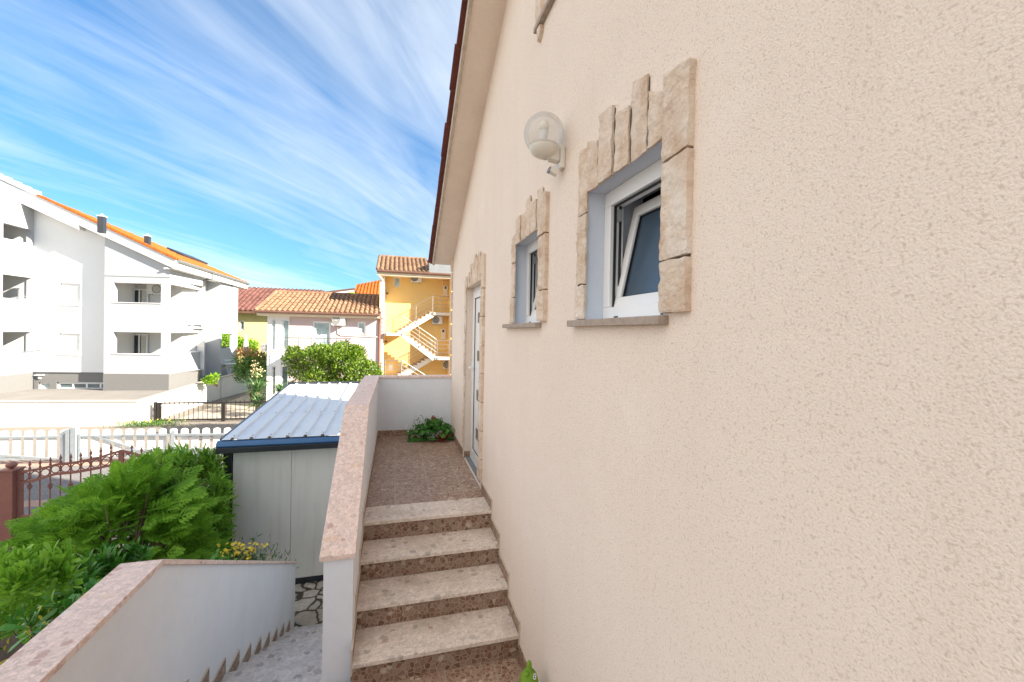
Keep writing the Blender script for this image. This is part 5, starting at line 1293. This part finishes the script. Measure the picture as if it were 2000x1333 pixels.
# ================================================================== VEGETATION
def nrm(a): return a/np.maximum(1e-9, np.linalg.norm(a, axis=1, keepdims=True))
TEMPL = {
 'lance': (np.array([[0, 0, 0], [.35, .5, .06], [.72, .40, .03], [1, 0, -.10], [.72, -.40, .03], [.35, -.5, .06]]), [(0, 5, 1), (1, 5, 4, 2), (2, 4, 3)]),
 'obov': (np.array([[0, 0, 0], [.45, .36, .04], [.82, .5, .0], [1, 0, -.06], [.82, -.5, .0], [.45, -.36, .04]]), [(0, 5, 1), (1, 5, 4, 2), (2, 4, 3)]),
 'diam': (np.array([[0, 0, 0], [.5, .5, .08], [1, 0, -.05], [.5, -.5, .08]]), [(0, 3, 2, 1)]),
 'blade': (np.array([[0, .5, 0], [0, -.5, 0], [.5, .45, .06], [.5, -.45, .06], [1, 0, -.12]]), [(0, 1, 3, 2), (2, 3, 4)]),
 'round': (np.array([[.1, 0, 0]] + [[.5+.5*math.cos(a), .55*math.sin(a), .10*math.cos(3*a)] for a in np.linspace(-2.7, 2.7, 9)]), [tuple(range(10))]),
}
def fan():
    """flat scale-leaved spray: a rachis with side twigs"""
    vs, fs = [], []
    def rh(x, y, dx, dy, w, z=0):
        L = math.hypot(dx, dy); nx, ny = -dy/L*w, dx/L*w; n = len(vs)
        vs.extend([[x, y, z], [x+dx*.55+nx, y+dy*.55+ny, z+.012], [x+dx, y+dy, z-.02], [x+dx*.55-nx, y+dy*.55-ny, z+.012]]); fs.append((n, n+3, n+2, n+1))
    rh(0, 0, 1, 0, .05)
    for k in range(5):
        t = .10+.17*k; l = .52*(1-t)**.7+.08
        for s in (-1, 1):
            a = s*(.85-.25*t); tt = t+.03*s
            dx, dy = l*math.cos(a), l*math.sin(a); rh(tt, 0, dx, dy, .060, .0)
            for m_ in (.5,):
                a2 = a-s*.75; rh(tt+dx*m_, dy*m_, .30*l*math.cos(a2)+.03, .30*l*math.sin(a2), .05)
    return np.array(vs), fs
TEMPL['fan'] = fan()
def leaves(name, P, D, U, L, W, mat, parent, shape='lance', kind=None):
    P, D, U = np.asarray(P, float), nrm(np.asarray(D, float)), np.asarray(U, float)
    S = nrm(np.cross(U, D)); N = nrm(np.cross(D, S))
    T, F = TEMPL[shape]; n = len(P); L = np.broadcast_to(np.asarray(L, float), (n,)); W = np.broadcast_to(np.asarray(W, float), (n,))
    V = P[:, None]+D[:, None]*(T[None, :, 0:1]*L[:, None, None])+S[:, None]*(T[None, :, 1:2]*W[:, None, None])+N[:, None]*(T[None, :, 2:3]*L[:, None, None])
    b = root_base(parent); V = V.reshape(-1, 3)-np.array(b)
    m_ = len(T)
    fs = []
    for f in F: fs.append(np.arange(n)[:, None]*m_+np.array(f)[None])
    me = bpy.data.meshes.new(name)
    faces = [tuple(r) for a in fs for r in a.tolist()]
    me.from_pydata(V.tolist(), [], faces); me.update(); me.materials.append(mat)
    o = bpy.data.objects.new(name, me); COL.objects.link(o); o.parent = parent
    if kind: o['kind'] = kind
    return o
def rvec(n, s=1.0): return RNG.normal(0, s, (n, 3))
def dirs(n, zmin=-1):
    a = nrm(RNG.normal(0, 1, (n*4+60, 3))); a = a[a[:, 2] > zmin][:n]; return a
def limbs(parent, base, tips, r=.03, mat='bark', name='branches'):
    q = MB(); base = Vector(base)
    for t in tips:
        t = Vector(t); m1 = base.lerp(t, .4)+Vector((random.uniform(-.08, .08), random.uniform(-.08, .08), .08*(t-base).length)); m2 = base.lerp(t, .72)+Vector((random.uniform(-.07, .07), random.uniform(-.07, .07), .06*(t-base).length))
        q.tube([base, m1, m2, t], [r, r*.62, r*.4, r*.15], 6)
    return q.build(name, M[mat], parent, smooth=True)

def rosette_bush(r, centres, axes, per, L, W, mat, name='foliage', shape='obov', spread=.8, jit=.3, stem=None, twig=.10):
    """whorls of leaves round shoot tips, the habit of pittosporum and oleander"""
    C = np.repeat(np.asarray(centres, float), per, 0); A = np.repeat(nrm(np.asarray(axes, float)), per, 0); n = len(C)
    rd = nrm(np.cross(A, rvec(n))); k = np.tile(np.linspace(0, 1, per), len(centres))[:, None]
    D = nrm(A*(.15+spread*(1-k)*-.25+k*.9)+rd*(spread+.2-.55*k)+rvec(n, jit*.35))
    P = C-A*(twig*(1-k)) + rvec(n, .006)
    Ls = L*RNG.uniform(.65, 1.15, n)
    return leaves(name, P, D, A+rvec(n, .25), Ls, W*Ls/L, mat, r, shape)

# ---- big scale-leaved bush
tc = np.array([-3.30, 6.5, 1.22])
thu = thing('conifer_bush', 'large bright green feathery conifer bush with flat sprays in front of the red gate', 'bush', (-3.2, 6.4, 0))
P, D, U = [], [], []; tips = []
for k in range(120):
    v = dirs(1, -.35)[0]
    rad = np.array([.98, 1.0, 1.10])*RNG.uniform(.70, 1.06)
    if v[0] < -.3: rad[0] *= 1.0+.18*RNG.random()
    if v[0] > 0: rad[0] *= .92
    tip = tc+v*rad*np.array([1, 1, 1.0]); tip[2] = max(.12, tip[2]-.05)
    tip[2] = min(tip[2], 2.28 if tip[0] > -3.1 else 2.28-(-3.1-tip[0])*.66)
    tips.append(tip)
    out = nrm((v*np.array([1, 1, .45]))[None])[0]; 
    side = np.cross(out, [0, 0, 1.]); side /= np.linalg.norm(side)+1e-9
    m_ = 17; 
    for j in range(m_):
        t = RNG.uniform(-.45, .05); w_ = RNG.uniform(-1, 1)*(.20*(1-abs(t+.2)))
        p = tip+out*t*.9+side*w_+np.array([0, 0, RNG.normal(0, .045)-.10*abs(w_)+.02*t])
        d = out+side*(w_*2.4+RNG.normal(0, .25))+np.array([0, 0, RNG.normal(-.06, .20)])
        P.append(p); D.append(d); U.append(np.array([0, 0, .75])+out*.55+np.array([.15, -.45, 0])+RNG.normal(0, .30, 3))
n = len(P); Ls = RNG.uniform(.17, .31, n)
leaves('foliage', P, D, U, Ls, Ls*.95, M['leaf_thuja'], thu, 'fan')
limbs(thu, (-3.3, 6.5, .05), tips[::2], .022, 'twig')
# long low boughs reaching left over the path
P, D, U = [], [], []; tp_ = []
for (u, v, y) in ((25, 1088, 6.6), (62, 1048, 6.8), (95, 1022, 6.9), (125, 1060, 6.5), (185, 965, 7.0), (75, 1060, 6.6), (150, 990, 6.9), (110, 1040, 6.7)):
    e = np.array(aY(u, v, y)); s = tc+np.array([-.3, .1, -.05]); tp_.append(e); ax = (e-s)/np.linalg.norm(e-s)
    sd2 = np.cross(ax, [0, 0, 1.])
    for j in range(17):
        t = RNG.uniform(.35, 1); w_ = RNG.uniform(-1, 1)*.22*(1.15-t)
        P.append(s+(e-s)*t+sd2*w_+np.array([0, 0, RNG.normal(0, .03)])); D.append(ax+sd2*w_*4+RNG.normal(0, .2, 3)); U.append(np.array([.1, -.5, .8])+RNG.normal(0, .25, 3))
n = len(P); Ls = RNG.uniform(.14, .26, n)
leaves('low_boughs', P, D, U, Ls, Ls*.95, M['leaf_thuja'], thu, 'fan'); limbs(thu, tuple(tc+np.array([-.4, .2, -.2])), tp_, .016, 'twig')

# ---- oleander behind it, against the shed corner
ole = thing('oleander_bush', 'tall oleander with long narrow bright leaves between the conifer bush and the shed corner', 'bush', (-2.75, 7.35, 0))
cs, ax = [], []
oc_ = np.array([-2.95, 7.45, 1.25])
for k in range(300):
    v = dirs(1, -.5)[0]; p = oc_+v*np.array([.72, .62, 1.05])*RNG.uniform(.75, 1.05)
    if p[0] > -2.50 and p[1] > 7.25: p[0] = -2.56
    cs.append(p); ax.append(v*.7+np.array([0, 0, .8]))
for k in range(60):
    p = np.array(aY(RNG.uniform(300, 430), RNG.uniform(882, 930), 7.3)); cs.append(p); ax.append(np.array([RNG.normal(0, .4), RNG.normal(0, .4), 1.]))
for k in range(46):
    p = np.array(aY(RNG.uniform(415, 445), RNG.uniform(930, 1075), 6.95)); cs.append(p); ax.append(np.array([.9, RNG.normal(0, .4), .35+RNG.normal(0, .3)]))
rosette_bush(ole, cs, ax, 14, .17, .026, M['leaf_oleander'], 'foliage', 'lance', .75, .35, twig=.16)
limbs(ole, (-2.8, 7.35, .02), cs[::8], .018)

# ---- pittosporum shrubs by the low wall, dark old and bright young growth
pit = thing('pittosporum_bush', 'glossy dark green shrub with whorled leaves along the outside of the low white wall', 'bush', (-2.0, 3.6, 0))
cs, ax = [], []
for k in range(210):
    y = RNG.uniform(2.0, 5.3); t = (y-2.0)/3.3
    x = -1.56-RNG.uniform(0.04, 1.15-.45*t); zt = 2.42-.20*t-.75*max(0, t-.45)*1.6-.28*((x+1.9)/.6)**2*(1 if x < -1.9 else .3)
    z = zt-RNG.uniform(0, .75)**1.3
    cs.append([x, y, max(.3, z)]); ax.append([RNG.normal(-.15, .45), RNG.normal(-.25, .4), 1.0])
rosette_bush(pit, cs, ax, 15, .115, .034, M['leaf_pitto'], 'foliage', 'obov', .9, .3, twig=.06)
limbs(pit, (-2.0, 3.6, .02), cs[::6], .018)
yl_c, yl_a = [], []
for (u, v, y) in ((18, 1100, 4.1), (38, 1090, 4.1), (50, 1112, 4.0), (30, 1120, 4.0), (46, 1130, 4.0), (95, 1092, 4.2), (112, 1084, 4.3), (130, 1094, 4.3), (104, 1112, 4.2), (122, 1118, 4.2), (88, 1122, 4.1)):
    for k in range(5):
        p = np.array(aY(u+RNG.normal(0, 7), v+RNG.normal(0, 9)+8, y)); yl_c.append(p); yl_a.append([RNG.normal(0, .3), RNG.normal(0, .3), 1.])
rosette_bush(pit, yl_c, yl_a, 13, .115, .030, M['leaf_young'], 'young_leaves', 'obov', .6, .3, twig=.10)
cs2 = [np.array(aY(u, v, 3.3)) for u, v in ((75, 1205), (85, 1215), (92, 1200), (10, 1275), (14, 1262), (55, 1245))]
rosette_bush(pit, cs2, [[0, -.3, 1]]*6, 2, .08, .022, M['leaf_dying'], 'yellow_leaves', 'obov', .7, .3)
ol2 = thing('oleander_bush', 'low dark shrub with upright blue green leaves between conifer bush and wall coping', 'bush', (-2.4, 4.9, 0))
cs, ax = [], []
for (u, v, y) in ((215, 1085, 4.8), (200, 1100, 4.7), (225, 1100, 4.7), (255, 1080, 4.9), (180, 1110, 4.6), (240, 1090, 4.9), (205, 1075, 4.9), (160, 1130, 4.4), (270, 1078, 5.0)):
    for k in range(4): cs.append(np.array(aY(u+RNG.normal(0, 8), v+RNG.normal(0, 8)+10, y))); ax.append([RNG.normal(0, .35), RNG.normal(0, .35), 1.])
rosette_bush(ol2, cs, ax, 12, .15, .034, M['leaf_pitto'], 'foliage', 'lance', .6, .3, twig=.12); limbs(ol2, (-2.4, 4.9, .02), cs[::4], .014)

# ---- yellow daisies
dsy = thing('daisy_bush', 'low bush of yellow daisies between the low wall coping and the grey shed', 'flowers', (-1.85, 6.35, 0))
n = 900; P = np.c_[RNG.normal(-1.95, .24, n), RNG.normal(6.45, .22, n), RNG.uniform(.6, 1.12, n)]; P[:, 2] -= np.abs(P[:, 0]+1.95)*.35
leaves('foliage', P, rvec(n)+np.array([0, 0, .8]), rvec(n), RNG.uniform(.05, .10, n), .014, M['leaf_daisy'], dsy, 'lance')
fl_ = []; stems = MB()
q = MB(); ce = MB()
for k in range(120):
    u = RNG.triangular(415, 470, 532); v = RNG.uniform(1060, 1092); 
    if u > 505 and RNG.random() < .45: continue
    c = Vector(aY(u, v, RNG.uniform(6.15, 6.5))); nv = Vector((RNG.normal(0, .35), RNG.normal(-.45, .3), 1)).normalized()
    e1 = nv.orthogonal().normalized(); e2 = nv.cross(e1); rr = RNG.uniform(.014, .022)
    for j in range(9):
        an = 2*math.pi*j/9; d = e1*math.cos(an)+e2*math.sin(an); s_ = nv.cross(d)*(rr*.26)
        q.poly([c+d*rr*.2-s_*.5, c+d*rr*.75-s_-nv*.001, c+d*rr-nv*.003, c+d*rr*.75+s_-nv*.001, c+d*rr*.2+s_*.5])
    ce.lathe(c, [(rr*.3, 0), (rr*.22, .004), (.0005, .006)], 7, nv)
    stems.tube([c, Vector((c.x*.9-1.95*.1, c.y+.02, c.z-.22))], .002, 4, False)
q.build('petals', M['petal_yellow'], dsy); ce.build('flower_centres', M['petal_cream'], dsy); stems.build('stems', M['leaf_daisy'], dsy)

# ---- geranium basket on the landing
gc = Vector((.58, 6.36, ZL)); 
pot = thing('flower_basket', 'white hanging basket with a wire handle standing in the corner of the tiled landing', 'flower pot', gc)
q = MB(); q.lathe(gc, [(.07, .002), (.10, .02), (.135, .10), (.145, .135), (.138, .14), (.12, .135), (.001, .13)], 24); q.build('bowl', M['pot_white'], pot, smooth=True)
q = MB(); q.tube([gc+Vector((.14*math.cos(t), .03*math.sin(t)-.02, .13+.27*math.sin(t))) for t in np.linspace(0, math.pi, 20)], .0045, 6); q.build('handle', M['pot_white'], pot)
ger = thing('geranium', 'geranium with round green leaves and dark red flowers growing in the white basket', 'plant', gc+Vector((0, 0, .13)))
n = 210; P = np.c_[RNG.normal(0, .125, n), RNG.normal(0, .085, n), RNG.uniform(.06, .27, n)]+np.array(gc)
P[:, 2] -= np.abs(P[:, 0]-gc.x)*.35; P[:, 0] = np.minimum(P[:, 0], XW-.07)
P[:, 2] = np.maximum(P[:, 2], ZL+.03)
leaves('foliage', P, np.c_[P[:, 0]-gc.x, P[:, 1]-gc.y-.05, RNG.normal(0, .08, n)]+rvec(n, .08), np.c_[RNG.normal(0, .4, n), RNG.normal(-.5, .4, n), np.ones(n)], RNG.uniform(.05, .095, n), RNG.uniform(.06, .10, n), M['leaf_geranium'], ger, 'round')
q = MB()
for k in range(26): q.tube([gc+Vector((0, 0, .12)), Vector(P[k*7])], .003, 4, False)
q.build('stems', M['leaf_geranium'], ger)
q = MB()
for cx_, cy, cz, nn_, s_ in ((.02-.02, -.02, .33, 14, .020), (.11, -.17, .05, 34, .042), (.17, -.16, .075, 18, .03), (.05, -.15, .07, 12, .03)):
    for k in range(nn_):
        c = gc+Vector((cx_+RNG.normal(0, s_), cy+RNG.normal(0, s_*.6), max(.01, cz+RNG.normal(0, s_*.8)))); nv = Vector(RNG.normal(0, 1, 3)).normalized(); e1 = nv.orthogonal().normalized(); e2 = nv.cross(e1)
        q.poly([c+(e1*math.cos(a)+e2*math.sin(a))*.013 for a in np.linspace(0, 5.03, 5)])
q.build('flowers', M['petal_red'], ger)
bac = thing('trailing_plant', 'small white flowered trailing plant spilling from the left side of the basket', 'plant', gc+Vector((-.16, 0, .12)))
n = 90; P = np.c_[gc.x-.22+RNG.normal(0, .06, n), gc.y+RNG.normal(0, .05, n), ZL+RNG.uniform(.04, .36, n)]
leaves('foliage', P, rvec(n), rvec(n), .035, .02, M['leaf_geranium'], bac, 'obov')
n = 26; P = np.c_[gc.x-.24+RNG.normal(0, .06, n), gc.y-.04+RNG.normal(0, .05, n), ZL+RNG.uniform(.05, .33, n)]
leaves('blossoms', P, rvec(n), rvec(n), .024, .024, M['petal_white'], bac, 'diam')

# ---- broad tree in front of the pink house
def crown(r, clumps, nleaf, L, W, mat, shape='diam', name='crown', up=.5):
    P, D, U = [], [], []
    tot = sum(c[3] for c in clumps)
    for cx_, cy, cz, rr in clumps:
        m_ = int(nleaf*rr/tot); v = dirs(m_, -.85); rad = rr*RNG.uniform(.55, 1.06, (m_, 1))*np.array([1, 1, .85])
        p = np.array([cx_, cy, cz])+v*rad; P.append(p); D.append(v*.6+rvec(m_, .55)+np.array([0, 0, up])); U.append(v+rvec(m_, .5))
    P = np.concatenate(P); n = len(P); Ls = L*RNG.uniform(.6, 1.2, n)
    return leaves(name, P, np.concatenate(D), np.concatenate(U), Ls, W*Ls/L, mat, r, shape)
TY = 16.5
tree = thing('tree', 'broad rounded evergreen tree between the shed roof and the pink house', 'tree', (aY(650, 700, TY).x, TY, 0))
cl = []
for (u, v, rr) in ((575, 705, .55), (590, 730, .6), (610, 700, .62), (622, 690, .5), (640, 722, .75), (650, 690, .45), (668, 685, .5), (690, 700, .62), (700, 722, .7), (720, 722, .5), (728, 735, .45), (665, 740, .8), (610, 740, .6), (645, 700, .6), (675, 712, .7), (580, 690, .3), (695, 688, .35), (655, 760, .8), (700, 755, .7), (630, 765, .6)):
    for dy in (-.35, .75):
        p = aY(u, v, TY+dy+RNG.normal(0, .3)); cl.append((p.x+RNG.normal(0, .05), p.y, p.z, rr*RNG.uniform(.6, .82)))
crown(tree, cl, 15000, .115, .05, M['leaf_tree'], 'obov')
q = MB(); bx_ = aY(650, 700, TY); q.tube([(bx_.x, TY, 0), (bx_.x+.05, TY, .6), (bx_.x-.03, TY+.05, 1.3)], [.16, .12, .09], 8); q.build('trunk', M['bark'], tree, smooth=True)
limbs(tree, (bx_.x, TY, 1.0), [c[:3] for c in cl[::3]], .06)

# ---- planting between the white block and the pink house
def bush(name, label, cat, clumps, nleaf, L, W, mat, base, shape='diam', extra=None, group=None):
    r = thing(name, label, cat, base, group); crown(r, clumps, nleaf, L, W, mat, shape, 'foliage', .4); limbs(r, base, [c[:3] for c in clumps], .03)
    if extra: extra(r)
    return r
def cp(lst, y): 
    o = []
    for u, v, rr in lst: p = aY(u, v, y+RNG.normal(0, .25)); o.append((p.x, p.y, p.z, rr))
    return o
def rust(r):
    c = cp([(478, 688, .35), (492, 690, .4), (505, 697, .3), (470, 690, .25)], 25.6); crown(r, c, 420, .11, .05, M['petal_rust'], 'diam', 'faded_blossoms')
b0 = aY(492, 760, 26); bush('flowering_bush', 'tall grey green bush with rusty faded flower heads at the end of the boundary wall', 'bush', cp([(475, 705, .55), (490, 705, .65), (505, 712, .6), (485, 725, .6), (512, 725, .5), (500, 735, .6), (515, 700, .4), (478, 735, .5), (470, 720, .35)], 26), 3600, .15, .05, M['leaf_bush'], (b0.x, 26, 0), 'lance', rust)
b1 = aY(443, 665, 36); bush('hedge_bush', 'bright yellow green bush seen through the rear balcony opening of the white block', 'bush', cp([(437, 662, .75), (447, 665, .75), (443, 655, .6), (455, 672, .5), (462, 668, .5), (430, 668, .6), (440, 680, .8), (452, 685, .7)], 35.2), 2600, .16, .09, M['leaf_bright'], (b1.x, 35.2, 0))
b2 = aY(485, 672, 34.5); bush('hedge_bush', 'small rounded green bush right of the closed parasol before the pale yellow house', 'bush', cp([(486, 672, .45), (478, 672, .4), (494, 675, .4), (484, 682, .5), (470, 672, .4), (492, 684, .4)], 34.9), 1500, .15, .08, M['leaf_bright'], (b2.x, 34.9, 0))
b3 = aY(412, 738, 24.6); bush('hedge_bush', 'small bright yellow green shrub growing on top of the boundary wall by the terrace', 'bush', [(x, y, z-.05, r_*.8) for x, y, z, r_ in cp([(405, 742, .22), (412, 738, .24), (420, 735, .2), (416, 743, .22), (408, 746, .18)], 25.4)], 500, .16, .06, M['leaf_bright'], (b3.x, 25.4, 1.0))
def yucca(label, c, h, n, L, flower=None, pot=False):
    c = Vector(c); r = thing('yucca', label, 'plant', c, 'spiky yucca plants')
    q = MB(); q.tube([c, c+Vector((.02, 0, h))], [.08, .06], 8); q.build('trunk', M['bark'], r)
    v = dirs(n, -.45); P = np.repeat(np.array(c+Vector((0, 0, h)))[None], n, 0)+v*.04
    leaves('leaves', P, v+np.array([0, 0, .15]), np.tile([0, 0, 1.], (n, 1))+rvec(n, .2), L*RNG.uniform(.7, 1.1, n), .05, M['leaf_yucca'], r, 'blade')
    if flower:
        q = MB(); q.tube([c+Vector((0, 0, h)), Vector(flower)], .02, 6); q.build('flower_stalk', M['leaf_yucca'], r)
        m_ = 80; P = np.array(flower)+np.c_[RNG.normal(0, .11, m_), RNG.normal(0, .11, m_), RNG.normal(0, .22, m_)]
        leaves('flowers', P, rvec(m_), rvec(m_), .08, .07, M['petal_cream'], r, 'diam')
    return r
def gpt(u, v, y): return aY(u, v, y)
c = gpt(502, 765, 22.5); yucca('yucca with a tall cream flower spike, nearest the boundary wall', (c.x, 22.5, 0), c.z, 120, .75, gpt(501, 727, 22.4))
c = gpt(505, 790, 21.8); yucca('low bushy yucca right behind the black gate, in front of the flowering one', (c.x, 21.8, 0), max(.15, c.z), 110, .6)
c = gpt(548, 765, 21.6); yucca('small yucca in front of the white window bay of the pink house', (c.x, 21.6, 0), c.z, 80, .6)
c = gpt(513, 745, 24.0); yucca('dark green yucca clump behind the flowering yucca, beside the white window bay', (c.x, 24.0-.6, 0), c.z, 110, .8)
n = 500; wd = thing('weeds', 'thin dry weeds with tiny yellow flowers at the foot of the white wall corner', 'plant', (-9.7, 20.4, 0))
P = np.c_[RNG.normal(-9.6, .55, n), 20.45+RNG.normal(0, .12, n), RNG.uniform(0, .12, n)]
leaves('foliage', P, rvec(n, .4)+np.array([0, 0, 1.]), rvec(n), RNG.uniform(.08, .28, n), .02, M['leaf_bush'], wd, 'lance')
P = P[:40]+np.array([0, -.05, .2]); leaves('blossoms', P, rvec(40), rvec(40), .05, .05, M['petal_yellow'], wd, 'diam')

# ================================================================== SKY AND SUN
world = bpy.data.worlds.new('World'); SC.world = world; world.use_nodes = True
nt = world.node_tree; N_, Lk = nt.nodes, nt.links; N_.clear()
out = N_.new('ShaderNodeOutputWorld'); bgn = N_.new('ShaderNodeBackground'); sky = N_.new('ShaderNodeTexSky')
SUN = Vector((1.6, -.93, 1.0)).normalized()
sky.sky_type = 'NISHITA'; sky.sun_disc = False; sky.sun_elevation = math.asin(SUN.z); sky.sun_rotation = math.atan2(SUN.x, SUN.y)
sky.air_density = 1.0; sky.dust_density = .1; sky.ozone_density = 2.0; sky.altitude = 50
tc_ = N_.new('ShaderNodeTexCoord'); sx = N_.new('ShaderNodeSeparateXYZ'); Lk.new(tc_.outputs['Generated'], sx.inputs[0])
def wm(op, a, b=0.0):
    q = N_.new('ShaderNodeMath'); q.operation = op
    for s_, v in ((q.inputs[0], a), (q.inputs[1], b)):
        if hasattr(v, 'is_output'): Lk.new(v, s_)
        else: s_.default_value = v
    return q.outputs[0]
zz = wm('ADD', wm('MAXIMUM', sx.outputs[2], 0.0), .10)
ux, uy = wm('DIVIDE', sx.outputs[0], zz), wm('DIVIDE', sx.outputs[1], zz)
cb = N_.new('ShaderNodeCombineXYZ'); Lk.new(ux, cb.inputs[0]); Lk.new(uy, cb.inputs[1])
def wnoise(scale, rot, loc, detail, rough, nscale, dist=0):
    mp = N_.new('ShaderNodeMapping'); mp.vector_type = 'TEXTURE' if False else 'POINT'
    mr = N_.new('ShaderNodeMapping'); mr.inputs['Rotation'].default_value = (0, 0, rot); Lk.new(cb.outputs[0], mr.inputs['Vector'])
    mp.inputs['Scale'].default_value = scale; mp.inputs['Location'].default_value = loc; Lk.new(mr.outputs['Vector'], mp.inputs['Vector'])
    q = N_.new('ShaderNodeTexNoise'); q.inputs['Scale'].default_value = nscale; q.inputs['Detail'].default_value = detail; q.inputs['Roughness'].default_value = rough; q.inputs['Distortion'].default_value = dist
    Lk.new(mp.outputs['Vector'], q.inputs['Vector']); return q.outputs['Fac']
CROT = .42
streak = wnoise((.88, .27, 1), CROT, (3.1, .4, 0), 5, .5, 1.1, .5)
fine = wnoise((2.6, .5, 1), CROT+.12, (1.7, 2.0, 0), 9, .62, 1.6, 1.0)
patch = wnoise((.45, .25, 1), CROT, (7.3, 1.0, 0), 3, .5, 1.2)
f = wm('ADD', wm('ADD', wm('MULTIPLY', streak, .56), wm('MULTIPLY', fine, .27)), wm('MULTIPLY', patch, .38))
rp_ = N_.new('ShaderNodeValToRGB'); e = rp_.color_ramp.elements; e[0].position = .53; e[0].color = (0, 0, 0, 1); e[1].position = .80; e[1].color = (1, 1, 1, 1); Lk.new(f, rp_.inputs['Fac'])
tint = N_.new('ShaderNodeMix'); tint.data_type = 'RGBA'; tint.blend_type = 'MULTIPLY'; tint.inputs[0].default_value = 1.0; Lk.new(sky.outputs[0], tint.inputs[6]); tint.inputs[7].default_value = (.52, .88, 1.10, 1)
mixc = N_.new('ShaderNodeMix'); mixc.data_type = 'RGBA'; Lk.new(wm('MULTIPLY', rp_.outputs['Color'], .78), mixc.inputs[0]); hz = N_.new('ShaderNodeMapRange'); hz.inputs[1].default_value = 0; hz.inputs[2].default_value = .42; hz.inputs[3].default_value = .66; hz.inputs[4].default_value = 1.0; Lk.new(sx.outputs[2], hz.inputs[0])
tin2 = N_.new('ShaderNodeVectorMath'); tin2.operation = 'SCALE'; Lk.new(tint.outputs[2], tin2.inputs[0]); Lk.new(hz.outputs[0], tin2.inputs['Scale']); Lk.new(tin2.outputs[0], mixc.inputs[6]); mixc.inputs[7].default_value = (5.2, 5.7, 6.2, 1)
# added bright sky patch, unseen behind the camera at left, filling the shaded wall
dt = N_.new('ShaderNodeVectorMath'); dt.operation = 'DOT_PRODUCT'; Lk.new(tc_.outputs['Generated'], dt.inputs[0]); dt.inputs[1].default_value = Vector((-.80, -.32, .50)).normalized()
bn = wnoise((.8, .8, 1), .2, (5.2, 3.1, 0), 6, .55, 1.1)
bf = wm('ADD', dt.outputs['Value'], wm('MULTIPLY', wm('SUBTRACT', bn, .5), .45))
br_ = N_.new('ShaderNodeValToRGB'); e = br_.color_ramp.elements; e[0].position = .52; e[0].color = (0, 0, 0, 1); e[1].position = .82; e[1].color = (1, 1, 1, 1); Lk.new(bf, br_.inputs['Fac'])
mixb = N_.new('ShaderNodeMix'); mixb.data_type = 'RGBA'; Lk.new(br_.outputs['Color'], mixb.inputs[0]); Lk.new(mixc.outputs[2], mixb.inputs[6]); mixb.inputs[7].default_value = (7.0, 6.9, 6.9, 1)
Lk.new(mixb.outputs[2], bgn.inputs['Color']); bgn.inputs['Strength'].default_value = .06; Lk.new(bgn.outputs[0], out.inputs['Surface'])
sl = bpy.data.lights.new('sun', 'SUN'); sl.energy = 4.6; sl.angle = R(.5); sl.color = (1, .93, .82)
so = bpy.data.objects.new('sun', sl); COL.objects.link(so); so.rotation_euler = SUN.to_track_quat('Z', 'Y').to_euler(); so.location = (0, 0, 30)
vs_ = SC.view_settings; SC.display_settings.display_device = 'sRGB'; vs_.view_transform = 'Standard'; vs_.look = 'None'; vs_.gamma = 1; vs_.use_curve_mapping = False; vs_.exposure = 1.95; vs_.use_white_balance = True; vs_.white_balance_temperature = 6750; vs_.white_balance_tint = 10
SC.cycles.max_bounces = 10; SC.cycles.diffuse_bounces = 6; SC.cycles.transparent_max_bounces = 12
try: SC.cycles.use_denoising = True
except Exception: pass
